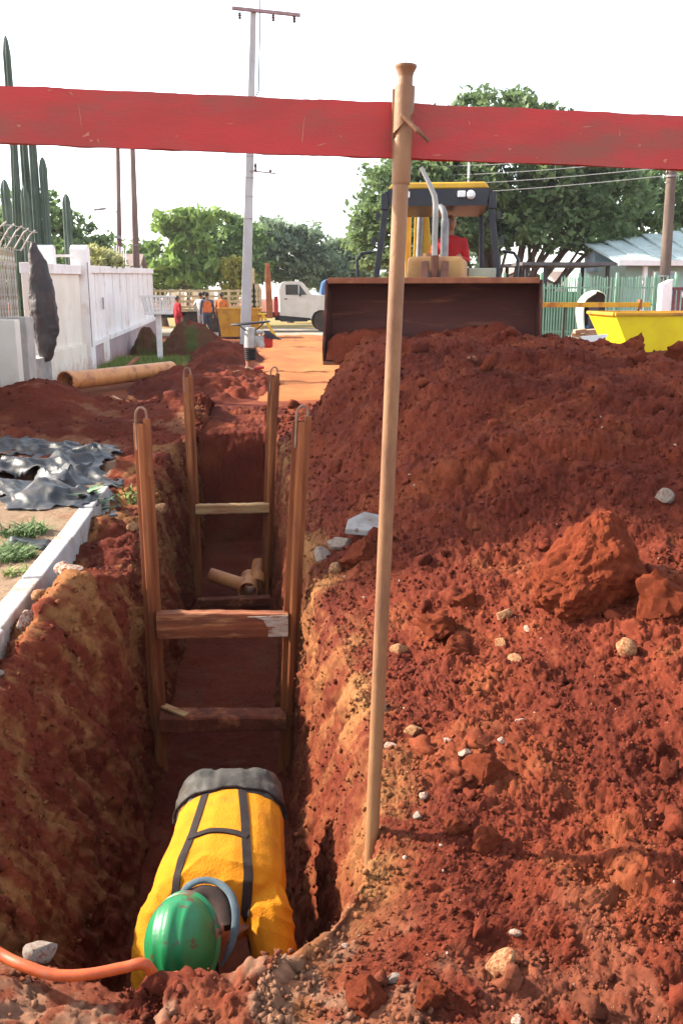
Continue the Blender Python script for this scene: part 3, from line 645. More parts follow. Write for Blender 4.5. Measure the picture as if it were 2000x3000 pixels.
def trench_worker():
    t = thing('person', 'person in yellow shirt and green hard hat bent double in the trench', 'person', (-.13, 3.2, -1.28))
    # trousers
    b = MB()
    path_loft(b, [((-.13, 3.40, -.50), .13, .10), ((-.128, 3.37, -.42), .190, .135), ((-.126, 3.29, -.352), .218, .146), ((-.126, 3.21, -.338), .221, .138), ((-.127, 3.19, -.337), .216, .132), ((-.128, 3.17, -.338), .210, .128), ((-.128, 3.155, -.34), .196, .114)], sq=2.2)
    for s in (-1, 1): b.ell((-.127 + s * .10, 3.33, -.35), (.115, .10, .132))
    for s in (-1, 1):
        limb(b, [((-.127 + s * .095, 3.27, -.42), .105), ((-.127 + s * .11, 3.20, -.62), .088), ((-.127 + s * .12, 3.14, -.82), .072), ((-.127 + s * .125, 3.20, -1.0), .062), ((-.127 + s * .125, 3.25, -1.17), .056)])
    me = remesh(b, 'trousers', .009, 8); V = vget(me); N = nget(me)
    fold = fbm(V * np.array([1, 1, 2.2]), 7, 3, 31) * .008 - np.abs(fbm(V * np.array([3, 1, 1]), 7, 2, 33)) * .014 + fbm(V, 30, 2, 35) * .002
    V = V + N * fold[:, None]; vset(me, V); place(me, 'trousers', rain, t)
    # shirt: torso, shoulders and both sleeves
    b = MB()
    path_loft(b, [((-.126, 3.26, -.335), .170, .105), ((-.127, 3.17, -.337), .200, .123), ((-.131, 3.03, -.341), .208, .132), ((-.137, 2.94, -.346), .213, .138), ((-.146, 2.85, -.352), .222, .144), ((-.154, 2.77, -.36), .224, .145), ((-.160, 2.71, -.366), .205, .132), ((-.166, 2.665, -.366), .150, .105), ((-.170, 2.635, -.36), .085, .07)], sq=2.15)
    SL = [((-.305, 2.745, -.362), .080), ((-.343, 2.655, -.385), .077), ((-.360, 2.58, -.46), .070), ((-.365, 2.52, -.60), .062), ((-.335, 2.40, -.76), .050), ((-.30, 2.35, -.86), .043)]
    SR = [((-.018, 2.745, -.362), .082), ((.010, 2.655, -.385), .079), ((.024, 2.58, -.46), .071), ((.026, 2.53, -.60), .064), ((-.01, 2.41, -.76), .052), ((-.04, 2.36, -.86), .044)]
    limb(b, SL); limb(b, SR)
    me = remesh(b, 'shirt', .006, 9); V = vget(me); N = nget(me)
    x, y, z = V.T
    # cloth folds: across the back below the shoulders, diagonal on the sleeves, a few long ones to the waist
    cross_f = (1 - np.abs(np.sin(y * 48 + 4 * fbm(V, 5, 2, 3) + 50 * (x + .14) ** 2)) ** .7) * ss(2.52, 2.62, y) * (1 - ss(2.72, 2.84, y)) * .0100 * (1 - ss(.10, .17, np.abs(x + .15)))
    sl = ss(.0, .05, np.abs(x + .165) - .155); ph = z * 40 + y * 44 + x * 52 + 5 * fbm(V, 6, 2, 5); diag = (1 - np.abs(np.sin(ph)) ** .7) * sl * (1 - ss(2.66, 2.78, y)) * .0075 * (.3 + .7 * ss(-.2, .3, fbm(V, 7, 2, 15)))
    wr = fbm(V, 9, 3, 7) * .006 + fbm(V * np.array([1, .35, 1]), 16, 2, 9) * .0025
    V = V + N * (cross_f + diag + wr)[:, None]; vset(me, V)
    bvh = BVHTree.FromPolygons([tuple(v) for v in V], [tuple(p.vertices) for p in me.polygons])
    sh = place(me, 'shirt', yel, t)
    def on(x, y, up=.004):
        h = bvh.ray_cast(Vector((x, y, .5)), Vector((0, 0, -1)))
        return (h[0] + h[1] * up, h[1]) if h[0] is not None else (Vector((x, y, -.3)), Vector((0, 0, 1)))
    def strap(pts, wd, name='strap', up=.004):
        P = smooth_path([(x, y, 0) for x, y in pts], 8); top = []; n = len(P)
        rows = []
        for i in range(n):
            d = (P[min(i + 1, n - 1)] - P[max(i - 1, 0)]); d.z = 0; d.normalize(); s = Vector((d.y, -d.x, 0))
            row = []
            for q in (-1, -.5, 0, .5, 1): p, nn = on(P[i].x + s.x * wd / 2 * q, P[i].y + s.y * wd / 2 * q, up); row.append((p, nn))
            rows.append(row)
        V = [p for r in rows for p, nn in r] + [p - nn * .006 for r in rows for p, nn in r]; m = 5; F = []; o = n * m
        for i in range(n - 1):
            for k in range(m - 1):
                a = i * m + k; F.append((a, a + 1, a + m + 1, a + m)); F.append((o + a, o + a + m, o + a + m + 1, o + a + 1))
            a = i * m; F.append((a, a + m, o + a + m, o + a)); a = i * m + m - 1; F.append((a, o + a, o + a + m, a + m))
        F.append(tuple([k for k in range(m)] + [o + k for k in reversed(range(m))])); a = (n - 1) * m; F.append(tuple([o + a + k for k in range(m)] + [a + k for k in reversed(range(m))]))
        return MB().add(V, F).build(name, webb, t, smooth=60)
    strap([(-.218, 3.165), (-.238, 2.99), (-.252, 2.875), (-.274, 2.775), (-.292, 2.69), (-.302, 2.645), (-.306, 2.61)], .026)
    strap([(-.080, 3.168), (-.068, 2.98), (-.063, 2.855), (-.058, 2.74), (-.055, 2.69), (-.060, 2.65), (-.066, 2.62)], .030)
    strap([(-.262, 2.868), (-.205, 2.882), (-.135, 2.880), (-.058, 2.852)], .024, 'cross_strap', .0065)
    # waistband, dark, ragged where the trousers gape
    b = MB(); pts = []
    for k in range(29):
        a = math.pi * (-.06 + 1.12 * k / 28); pts.append((-.127 + .210 * math.cos(a), 3.165 + .012 * math.sin(a) + .006 * math.sin(9 * a) + .003 * math.sin(23 * a), -.339 + .1285 * max(0, math.sin(a)) ** .85))
    b.tube(pts, .0075, 8, flat=.7); b.build('waistband', webb, t, smooth=True)
    # body: neck, head, forearms and hands, one skin
    b = MB(); limb(b, [((-.175, 2.60, -.365), .065), ((-.20, 2.53, -.33), .060), ((-.225, 2.46, -.30), .058)])
    up = Vector((-.24, -.77, .59)).normalized(); fw = Vector((-.02, -.59, -.80)); fw = (fw - up * fw.dot(up)).normalized(); sd_ = fw.cross(up)
    HM = Matrix((sd_, fw, up)).transposed(); hc = Vector((-.252, 2.445, -.300))
    b.ell(hc, (.075, .095, .105), HM, 16, 12); b.ell(hc + HM @ Vector((0, .045, -.07)), (.052, .055, .06), HM)
    b.ell(hc + HM @ Vector((0, .098, -.035)), (.014, .02, .026), HM, 10, 7)
    for s in (-1, 1):
        b.ell(hc + HM @ Vector((s * .080, -.012, -.028)), (.012, .020, .034), HM, 10, 8)
    b.ell((-.165, 2.455, -.290), (.030, .035, .035)); b.ell((-.133, 2.440, -.258), (.007, .015, .022), Matrix.Rotation(.35, 3, 'X'))
    for A, s in ((SL, -1), (SR, 1)):
        limb(b, [((-.17, 2.60, -.40), .05), (A[1][0], .05), (A[3][0], .045), (A[-2][0], .042), (A[-1][0], .036), (Vector(A[-1][0]) + Vector((-.02 * s, -.03, -.09)), .028)])
        hand(b, Vector(A[-1][0]) + Vector((-.02 * s, -.03, -.09)), (-.12 * s, -.15, -.9), (-s, .1, -.1), 1.0, .6)
    me = remesh(b, 'body', .005, 3); place(me, 'body', skin, t)
    b = MB(); b.ell(hc + HM @ Vector((0, -.012, .0)), (.079, .092, .104), HM, 18, 12); b.ell(hc + HM @ Vector((0, -.05, -.055)), (.062, .050, .05), HM, 14, 9)
    o = b.build('hair', mat('black_hair', (.008, .006, .005), (.006, .005, .004), .9, 60, .5, 200), t, smooth=True)
    # blue-grey collar round the neck
    cp = smooth_path([(-.285, 2.575, -.262), (-.255, 2.615, -.240), (-.218, 2.640, -.232), (-.178, 2.645, -.234), (-.138, 2.625, -.240), (-.108, 2.585, -.252), (-.094, 2.535, -.275), (-.096, 2.49, -.305), (-.11, 2.46, -.345), (-.14, 2.44, -.39)], 6)
    MB().tube(cp, [.005 + .001 * k for k in range(8)] + [.013] * (len(cp) - 20) + [.013 - .0008 * k for k in range(12)], 12, flat=.55).build('collar', mat('blue_grey_collar', (.085, .12, .135), (.06, .085, .10), .9, 20, .3, 200), t, smooth=True)
    ncp = smooth_path([(-.285, 2.55, -.29), (-.25, 2.59, -.268), (-.205, 2.612, -.258), (-.165, 2.605, -.262), (-.132, 2.565, -.28), (-.118, 2.51, -.31)], 6)
    MB().tube(ncp, .030, 12, flat=.7).build('neck_gap_fill', mat('dark_gap_fill', (.035, .018, .014), (.02, .012, .01), .9, 20), t, smooth=True)  # dark tube added so the gap between collar and hard hat reads dark
    # hard hat: ribbed shell, rolled rim, peak
    hat = mat('muddy_green_hard_hat', (.004, .17, .052), (.006, .125, .038), .42, 9, .08, 90, spec=.5, dirt=(.085, .04, .02), dscale=13, dlo=.56, dhi=.60)
    n, m = 96, 30; rings = []; oc = hc + up * .012
    def dome(a, tt, off=0.0):
        ca, sa = math.cos(a), math.sin(a); st, ct = math.sin(tt), math.cos(tt)
        r = 1.0; px = .105 * st * ca; py = .134 * st * sa; pz = .138 * ct
        w_ = 0
        for cx, hw, hh in ((0, .017, .0060), (-.045, .0085, .0036), (.045, .0085, .0036)): w_ += hh * math.exp(-((px - cx) / hw) ** 4)
        w_ *= 1 - float(ss(.62, .92, abs(py) / .134)); k = 1 + (w_ + off) / .13
        return oc + HM @ Vector((px * k, py * k, pz * k + .0))
    for j in range(m): rings.append([dome(2 * math.pi * k / n, .02 + (math.pi / 2 + .12 - .02) * j / (m - 1)) for k in range(n)])
    base = [oc + HM @ Vector((.1165 * math.cos(2 * math.pi * k / n), .143 * math.sin(2 * math.pi * k / n), -.019)) for k in range(n)]
    def rimr(e, dz): return [oc + HM @ Vector(((.105 + e) * math.cos(2 * math.pi * k / n), (.134 + e + .028 * max(0, math.sin(2 * math.pi * k / n)) ** 3) * math.sin(2 * math.pi * k / n), dz - .010 * max(0, math.sin(2 * math.pi * k / n)) ** 2)) for k in range(n)]
    rings += [rimr(.009, -.020), rimr(.011, -.024), rimr(.008, -.028), rimr(-.004, -.026)]
    P = [p for r in rings for p in r]; Fs = [tuple(range(n))]
    for i in range(len(rings) - 1):
        for k in range(n): Fs.append((i * n + k, i * n + (k + 1) % n, (i + 1) * n + (k + 1) % n, (i + 1) * n + k))
    MB().add(P, Fs).build('hard_hat', hat, t, smooth=45)['label'] = 'scratched green hard hat smeared with mud'
    for s in (-1, 1):
        bb = MB(); boot = Vector((-.127 + s * .125, 3.25, -1.20)); path_loft(bb, [(boot + Vector((0, .06, -.03)), .04, .04), (boot + Vector((0, .0, -.02)), .05, .055), (boot + Vector((0, -.09, -.035)), .05, .042), (boot + Vector((0, -.18, -.05)), .045, .028)], n=12)
        bb.build('boot', mat('black_rubber_boot', (.02, .02, .02), (.05, .03, .02), .5, 6), t, smooth=True)
trench_worker()
def simple_worker(label, loc, rz, shirt_c, trouser_c, hair_c, vest_c=None, sit=False, arms='down', hat=None, h=1.68):
    t = thing('person', label, 'person', loc, rz); k = h / 1.68
    m = lambda n, c: mat(n + '_%02d%02d%02d' % tuple(int(99 * min(1, q)) for q in c), c, tuple(q * .75 for q in c), .85, 6)
    V3 = lambda x, y, z: Vector((x, y, z)) * k
    hz = .88 if not sit else .50
    b = MB()
    for s in (-1, 1):
        if sit: limb(b, [(V3(s * .09, 0, hz), .085), (V3(s * .12, -.40, hz + .04), .065), (V3(s * .12, -.45, .08), .05)])
        else: limb(b, [(V3(s * .085, 0, hz), .09), (V3(s * .10, -.02, .48), .065), (V3(s * .11, .02, .07), .05)])
    path_loft(b, [(V3(0, 0, hz - .08), .13, .10), (V3(0, 0, hz), .165, .115), (V3(0, 0, hz + .12), .155, .105)])
    me = remesh(b, 'trousers', .022, 4); me.materials.append(m('cloth', trouser_c)); link('trousers', me, t)
    b = MB(); z0 = hz
    path_loft(b, [(V3(0, 0, z0 + .05), .165, .12), (V3(0, -.01, z0 + .25), .16, .115), (V3(0, -.01, z0 + .42), .19, .125), (V3(0, 0, z0 + .52), .175, .10), (V3(0, 0, z0 + .57), .07, .06)])
    for s in (-1, 1):
        if arms == 'hips': pts = [V3(s * .19, 0, z0 + .50), V3(s * .34, .05, z0 + .28), V3(s * .20, -.08, z0 + .10)]
        elif arms == 'fwd': pts = [V3(s * .19, 0, z0 + .48), V3(s * .25, -.12, z0 + .22), V3(s * .16, -.36, z0 + .24)]
        else: pts = [V3(s * .19, 0, z0 + .50), V3(s * .25, .02, z0 + .24), V3(s * .24, -.08, z0 + .0)]
        limb(b, [(pts[0], .062), (pts[1], .047), (pts[2], .036)])
    me = remesh(b, 'shirt', .022, 4); me.materials.append(m('cloth', shirt_c)); link('shirt', me, t)
    if vest_c:
        b = MB(); path_loft(b, [(V3(0, 0, z0 + .06), .178, .133), (V3(0, -.01, z0 + .25), .175, .130), (V3(0, -.01, z0 + .42), .185, .138), (V3(0, 0, z0 + .53), .13, .108)])
        me = remesh(b, 'vest', .022, 3); me.materials.append(m('vest', vest_c)); link('vest', me, t)
    b = MB(); limb(b, [(V3(0, 0, z0 + .52), .055), (V3(0, -.01, z0 + .64), .05)]); b.ell(V3(0, -.015, z0 + .72), (.075 * k, .09 * k, .11 * k)); b.ell(V3(0, -.105, z0 + .70), (.014, .02, .02)); 
    for s in (-1, 1):
        b.ell(V3(s * .077, 0, z0 + .71), (.012, .02, .03))
        el = {'hips': V3(s * .33, .05, z0 + .28), 'fwd': V3(s * .245, -.12, z0 + .22)}.get(arms, V3(s * .245, .02, z0 + .24))
        p = {'hips': V3(s * .20, -.08, z0 + .10), 'fwd': V3(s * .16, -.36, z0 + .24)}.get(arms, V3(s * .24, -.08, z0 + .0)); d = {'hips': (-s * .5, -.5, -.3), 'fwd': (-s * .2, -1, .1)}.get(arms, (0, -.15, -1))
        limb(b, [(V3(0, 0, z0 + .48), .04), (V3(s * .17, 0, z0 + .48), .04), (el, .034), (p, .027)]); hand(b, p, d, (-s, 0, 0), 1.0, .5)
    me = remesh(b, 'body', .008, 3); me.materials.append(skin); link('body', me, t)
    b = MB(); b.ell(V3(0, .012, z0 + .755), (.08 * k, .092 * k, .088 * k), n=14, m=9); b.build('hair' if hat is None else 'cap', m('hair', hat or hair_c), t, local=True, smooth=True)
    for s in (-1, 1):
        by = (-.52 if sit else -.05) * k; b = MB(); path_loft(b, [((s * .115 * k, by + .10, .05), .035, .035), ((s * .115 * k, by + .04, .055), .048, .05), ((s * .115 * k, by - .06, .04), .047, .036), ((s * .115 * k, by - .13, .03), .04, .024)], n=10); b.build('boot', m('boot', (.03, .025, .02)), t, local=True, smooth=True)
    return t
# ================================================================== LEFT SIDE OF THE STREET
concrete = mat('pale_concrete', (.48, .45, .41), (.38, .35, .31), .9, 3, .4, 30, dirt=(.30, .19, .11), dscale=2, dlo=.55, dhi=.8, splash=((.26, .10, .05), .5))
kerbm = mat('kerb_concrete', (.46, .44, .42), (.37, .345, .32), .9, 5, .5, 45, dirt=(.28, .17, .10), dscale=4, dlo=.5, dhi=.75)
k0 = thing('kerb', 'row of grey concrete kerb stones along the sandy footway', 'kerb', (-1.22, 4.5, 0))
y = 2.4
for i, L in enumerate((.78, .92, .80, .86, .84, .74)):
    j = random.uniform(-.006, .006); d = .008 * math.sin(i * 2.3)
    MB().box((-1.220 + d, y + L / 2, .020 + j), (.11, L - .012, .20), Matrix.Rotation(random.uniform(-.012, .012), 3, 'Z') @ Matrix.Rotation(random.uniform(-.02, .02), 3, 'Y')).build('kerb_stone', kerbm, k0, bevel=.010); y += L
white = mat('white_wall_paint', (.82, .78, .76), (.74, .69, .67), .8, 1.4, .15, 40, dirt=(.52, .36, .28), dscale=1.6, dlo=.5, dhi=.85, splash=((.34, .13, .07), .45))
cream = mat('cream_gate_paint', (.78, .72, .63), (.70, .63, .53), .75, 1.4, .15, 40, dirt=(.50, .36, .24), dscale=1.6, dlo=.55, dhi=.85, splash=((.34, .13, .07), .5))
mauve = mat('mauve_wall_paint', (.40, .31, .315), (.34, .255, .26), .85, 1.5, .2, 40, dirt=(.30, .16, .11), dscale=1.2, dlo=.6, dhi=.8, splash=((.22, .075, .04), .35))
greym = mat('dull_grey_metal', (.36, .355, .35), (.27, .26, .25), .6, 4, .1, 40)
# near sheet and bar fence
t = thing('bar_fence', 'weathered metal bar fence with grey sheets behind it at the left edge', 'fence', (-3.5, 12.6, 0))
sheetm = mat('grey_ribbed_sheet', (.42, .41, .40), (.34, .32, .30), .7, 2.5, .1, 30, dirt=(.40, .27, .15), dscale=1.4, dlo=.5, dhi=.75, stretch=(1, 1, .3))
for y in np.arange(10.2, 14.05, .30):
    b = MB(); n = 9; P = []
    prof = [(-3.56 + (.02 if k % 2 else 0), y + .29 * k / (n - 1)) for k in range(n)]; b.prism([(x, yy_, .30) for x, yy_ in prof] + [(x - .008, yy_, .30) for x, yy_ in reversed(prof)], (0, 0, 1.62)); b.build('sheet', sheetm, t)
barm = mat('rusty_white_bar', (.55, .52, .48), (.34, .25, .18), .6, 14)
pm = None
for y in np.arange(10.2, 14.35, .145):
    if pm is None:
        o = MB().add([(-.011, -.011, 0), (.011, -.011, 0), (.011, .011, 0), (-.011, .011, 0), (-.011, -.011, 1.93), (.011, -.011, 1.93), (.011, .011, 1.93), (-.011, .011, 1.93), (0, 0, 2.0)], [(3, 2, 1, 0), (0, 1, 5, 4), (1, 2, 6, 5), (2, 3, 7, 6), (3, 0, 4, 7), (4, 5, 8), (5, 6, 8), (6, 7, 8), (7, 4, 8)]).build('picket', barm, t, local=True); pm = o.data
    else: o = link('picket', pm, t)
    o.location = (.06, y - 12.6, .28)
for z in (.55, 1.25, 2.02): MB().bb(-3.47, -3.44, 10.1, 14.4, z, z + .035).build('rail', barm, t)
for y0, y1, zt, m_ in ((12.95, 13.2, 1.28, cream), (13.55, 14.0, 1.30, concrete)):
    MB().bb(-3.47, -3.17, y0, y1, -.1, zt).build('pier', m_, t, bevel=.01)
MB().bb(-3.55, -3.25, 14.55, 15.4, -.1, .66).build('block_pier', mat('bare_block_masonry', (.36, .34, .32), (.26, .24, .22), .95, 5, .8, 12), t, bevel=.01)
for k in range(5):
    y = 13.1 + .42 * k; MB().tube([(-3.45, y, 2.25), (-3.30, y, 2.48), (-3.22, y + .02, 2.55)], .011, 6).build('wire_arm', barm, t)
for dz in (0, .12, .24):
    w_ = smooth_path([(-3.45 + dz * .9, 13.0 + .4 * k, 2.28 + dz * 1.1 + random.uniform(-.05, .03)) for k in range(6)], 4); MB().tube(w_, .006, 5).build('barbed_wire', barm, t)
# black sheet bundle hung on it
b = MB(); prof = [(2.38, -3.31, .035, .03), (2.28, -3.31, .075, .06), (2.10, -3.25, .125, .09), (1.92, -3.25, .15, .11), (1.72, -3.24, .185, .12), (1.50, -3.24, .225, .13), (1.25, -3.235, .225, .13), (1.02, -3.235, .195, .12), (.84, -3.22, .13, .10), (.72, -3.235, .10, .08), (.64, -3.235, .085, .07), (.60, -3.235, .05, .05)]
path_loft(b, [((x, 15.0, z), rx, ry) for z, x, rx, ry in prof], n=24)
me = remesh(b, 'bundle', .022, 2); V = vget(me); V += nget(me) * (fbm(V * np.array([1, 1, .4]), 7, 4, 71) * .05 + fbm(V, 22, 3, 73) * .012)[:, None]; vset(me, V)
me.materials.append(mat('dusty_black_plastic', (.035, .030, .032), (.060, .042, .040), .55, 5, .6, 40, spec=.35)); o = link('sheet_bundle', me); tag(o, 'bundle of black plastic sheeting hanging on the fence beside the white wall', 'sheeting')
# white wall
t = thing('boundary_wall', 'white panelled wall with mauve base along the left side of the street', 'wall', (-3.5, 24.5, 0))
def zt(y): return np.interp(y, [15, 19.2, 20.5, 33.7], [2.10, 2.16, 2.22, 2.50])
def zb(y): return np.interp(y, [15, 19, 20.2, 33.7], [.68, .68, .58, .81])
def ywall(x0, x1, y0, y1, za, zb_, m_, name, bevel=.008):
    b = MB(); P = []
    for yy_ in (y0, y1):
        a_, b_ = za(yy_) if callable(za) else za, zb_(yy_) if callable(zb_) else zb_; P += [(x0, yy_, a_), (x1, yy_, a_), (x1, yy_, b_), (x0, yy_, b_)]
    b.add(P, [(3, 2, 1, 0), (4, 5, 6, 7), (0, 1, 5, 4), (1, 2, 6, 5), (2, 3, 7, 6), (3, 0, 4, 7)]); return b.build(name, m_, t, bevel=bevel)
ywall(-3.62, -3.50, 15.4, 19.75, zb, lambda y: zt(y) - .17, cream, 'gate_panel')
ywall(-3.64, -3.44, 15.4, 19.75, lambda y: zt(y) - .17, zt, white, 'cap')
ywall(-3.64, -3.42, 15.4, 19.75, -.1, zb, cream, 'base')
ys_ = np.linspace(20.3, 33.7, 11)
for a_, b_ in zip(ys_[:-1], ys_[1:]):
    ywall(-3.60, -3.50, a_ + .06, b_ - .06, lambda y: zb(y) + .05, lambda y: zt(y) - .16, white, 'panel')
for yy_ in ys_[1:]: ywall(-3.62, -3.468, yy_ - .06, yy_ + .06, lambda y: zb(y) + .05, lambda y: zt(y) - .16, white, 'rib')
ywall(-3.65, -3.43, 20.3, 33.8, lambda y: zt(y) - .16, zt, white, 'cap'); ywall(-3.65, -3.40, 20.3, 21.95, lambda y: zb(y) - .06, lambda y: zb(y) + .05, white, 'ledge'); ywall(-3.65, -3.40, 23.02, 33.8, lambda y: zb(y) - .06, lambda y: zb(y) + .05, white, 'ledge')
ywall(-3.65, -3.43, 20.3, 21.95, -.1, lambda y: zb(y) - .06, mauve, 'base'); ywall(-3.65, -3.43, 23.02, 33.8, -.1, lambda y: zb(y) - .06, mauve, 'base'); ywall(-3.65, -3.455, 21.95, 23.02, -.1, lambda y: zb(y) + .05, white, 'door_foot')
MB().bb(-3.465, -3.43, 22.30, 22.36, 1.28, 1.55).build('handle', greym, t)
def pillar(y0, y1, x0, x1, zt_):
    b = MB(); n = 10; poly = [(x0, y0, -.1), (x0, y0, zt_ - .12)] + [(x0, (y0 + y1) / 2 - (y1 - y0) / 2 * math.cos(math.pi * k / n), zt_ - .12 + .12 * math.sin(math.pi * k / n)) for k in range(1, n)] + [(x0, y1, zt_ - .12), (x0, y1, -.1)]
    return b.prism(poly, (x1 - x0, 0, 0)).build('pillar', white, t, bevel=.01)
pillar(19.78, 20.26, -3.66, -3.34, 2.60); pillar(18.25, 18.6, -4.0, -3.70, 2.52)
MB().tube([(-3.33, 19.80, .55), (-3.33, 19.80, 2.25)], .014, 6).build('conduit', greym, t)
MB().bar((-3.85, 18.6, 2.33), (-3.60, 19.8, 2.38), .05, .05).build('top_rail', white, t)
for k in range(6):
    y = 27.6 + .5 * k; o = MB().bar((-3.9, y, 2.3), (-3.9, y + .22, 3.0), .10, .02, up=(1, 0, 0)).build('raking_slat', white, t)
# rubbish basket on a post
t = thing('rubbish_basket', 'white slatted rubbish basket raised on a square post', 'basket', (-2.33, 23.7, 0))
wb = mat('white_gloss_paint', (.72, .70, .68), (.62, .58, .55), .6, 5, .1, 40, dirt=(.4, .28, .2), dscale=5, dlo=.6, dhi=.8)
MB().bb(-2.40, -2.27, 23.64, 23.77, 0, 1.14).build('post', wb, t, bevel=.008)
MB().bb(-2.65, -1.99, 23.45, 23.96, 1.14, 1.20).build('tray', wb, t, bevel=.006)
for a_, b_ in (((-2.72, 23.40), (-1.92, 23.40)), ((-2.72, 24.0), (-1.92, 24.0)), ((-2.72, 23.43), (-2.72, 23.97)), ((-1.92, 23.43), (-1.92, 23.97))): MB().bar((*a_, 1.575), (*b_, 1.575), .05, .045).build('rim', wb, t)
for k in range(9):
    f = k / 8
    for yb, yt in ((23.47, 23.40), (23.94, 24.0)): MB().bar((-2.62 + .60 * f, yb, 1.2), (-2.70 + .76 * f, yt, 1.555), .03, .012).build('slat', wb, t)
for k in range(3):
    for xb, xt in ((-2.63, -2.71), (-2.01, -1.93)): MB().bar((xb, 23.55 + .16 * k, 1.2), (xt, 23.55 + .16 * k, 1.555), .03, .012).build('slat', wb, t)
# long orange pipe
t = thing('sewer_pipe', 'long ochre plastic sewer pipe lying on the ground by the white wall', 'pipe', (-2.3, 16.8, 0))
hollow(MB(), (-3.03, 15.55, .23), (-1.62, 18.35, .20), .150, .010, 36).build('pipe', pvc, t, smooth=50)
hollow(MB(), (-3.07, 15.47, .232), (-2.97, 15.67, .228), .166, .020, 36).build('socket', pvc, t, smooth=50)
# sandy footway clutter: black sheet
def tarp(label, A, B, Cc, D, nx, ny, hgt, seed, hole=.30):
    u, v = np.meshgrid(np.linspace(0, 1, nx), np.linspace(0, 1, ny)); u = u.ravel()[:, None]; v = v.ravel()[:, None]
    A, B, Cc, D = (np.array(q, float) for q in (A, B, Cc, D)); P = (A * (1 - u) + B * u) * (1 - v) + (D * (1 - u) + Cc * u) * v
    P3 = np.concatenate([P, np.zeros_like(u)], 1); P3[:, :2] += np.stack([fbm(P3, 2.2, 3, seed), fbm(P3, 2.2, 3, seed + 1)], 1) * .22
    Qf = np.stack([P3[:, 0] * 1.3 + P3[:, 1] * 1.1, P3[:, 1] * .5 - P3[:, 0] * .7, P3[:, 2]], 1)
    f1_ = 1 - np.abs(fbm(Qf, 1.5, 2, seed + 2)) * 2.6; f2_ = 1 - np.abs(fbm(Qf + 9, 4.2, 2, seed + 3)) * 2.6
    g = np.array([tz(a_, b_) for a_, b_ in P3[:, :2]]) if len(P3) < 1 else None
    # ground under it from a coarse lookup
    gi = [tz(A[0] * (1 - i) * (1 - j) + B[0] * i * (1 - j) + Cc[0] * i * j + D[0] * (1 - i) * j, A[1] * (1 - i) * (1 - j) + B[1] * i * (1 - j) + Cc[1] * i * j + D[1] * (1 - i) * j) for j in np.linspace(0, 1, 7) for i in np.linspace(0, 1, 7)]
    gi = np.array(gi).reshape(7, 7); ui = np.clip(u[:, 0] * 6, 0, 5.999); vi = np.clip(v[:, 0] * 6, 0, 5.999); i0 = ui.astype(int); j0 = vi.astype(int); fu = ui - i0; fv = vi - j0
    g = gi[j0, i0] * (1 - fu) * (1 - fv) + gi[j0, i0 + 1] * fu * (1 - fv) + gi[j0 + 1, i0] * (1 - fu) * fv + gi[j0 + 1, i0 + 1] * fu * fv
    edge_ = np.minimum(np.minimum(u, 1 - u), np.minimum(v, 1 - v))[:, 0]
    P3[:, 2] = g + .012 + hgt * (np.clip(f1_, 0, 1) * .62 + np.clip(f2_, 0, 1) * .30 + np.clip(1 - np.abs(fbm(Qf + 4, 8, 2, seed + 8)) * 2.6, 0, 1) * .05) * (.35 + .65 * ss(0, .15, edge_))
    ii = np.arange(nx * ny).reshape(ny, nx); Fq = np.stack([ii[:-1, :-1], ii[:-1, 1:], ii[1:, 1:], ii[1:, :-1]], -1).reshape(-1, 4)
    hn = fbm(P3 * np.array([1, 1, 0]), 2.6, 3, seed + 5); keep = (hn[Fq].mean(1) < hole) & ((edge_[Fq].mean(1) - .05 * fbm(P3, 9, 2, seed + 6)[Fq].mean(1)) > .012); 
    me = npmesh('plastic_sheet', P3, Fq[keep]); me.materials.append(mat('black_polythene', (.010, .011, .013), (.024, .025, .028), .48, 4, .2, 30, spec=.4, dirt=(.10, .072, .048), dscale=4, dlo=.50, dhi=.75)); shade(me, 60)
    o = link('plastic_sheet', me); so = o.modifiers.new('s', 'SOLIDIFY'); so.thickness = .003; return tag(o, label, 'sheeting')
tarp('large crumpled sheet of black plastic lying on the sandy footway', (-3.3, 6.85), (-.90, 6.50), (-1.45, 9.3), (-4.0, 10.8), 200, 170, .16, 500, .24)
tarp('small torn scrap of black plastic hanging over the kerb', (-1.52, 5.62), (-1.14, 5.55), (-1.16, 5.85), (-1.50, 5.88), 40, 30, .05, 520, .5)
# weeds
def tuft(name, label, x, y, n, L, spread, col, seed, wid=.012, droop=.5, cat='weed', group=None, broad=False, z=None):
    rg = np.random.default_rng(seed); V = []; F = []
    for k in range(n):
        a = rg.random() * 6.283; r = spread * math.sqrt(rg.random()); p = np.array([x + r * math.cos(a) * 1.0, y + r * math.sin(a), 0.]); p[2] = (tz(p[0], p[1]) if z is None else z) - .01
        b_ = rg.random() * 6.283; l = L * (.5 + .7 * rg.random()); d = np.array([math.cos(b_), math.sin(b_), 0]); s = np.array([-d[1], d[0], 0]); up_ = .6 + .6 * rg.random(); i = len(V)
        for tt, ww in ((0, .5), (.45, 1.0), (1, .06)):
            c = p + d * l * droop * tt * tt + np.array([0, 0, l * up_ * (tt - .45 * droop * tt * tt)]); hw = wid * ww * (2.6 if broad and tt == .45 else 1); V += [c - s * hw, c + s * hw]
        F += [(i, i + 1, i + 3, i + 2), (i + 2, i + 3, i + 5, i + 4)]
    me = npmesh(name, np.array(V), np.array(F)); me.materials.append(col); o = link(name, me); return tag(o, label, cat, group)
leafg = mat('weed_green', (.105, .17, .045), (.065, .115, .028), .7, 9); leafb = mat('bluish_weed_green', (.11, .20, .10), (.08, .15, .075), .7, 9); leafy = mat('yellow_green_weed', (.20, .25, .055), (.13, .18, .04), .7, 9)
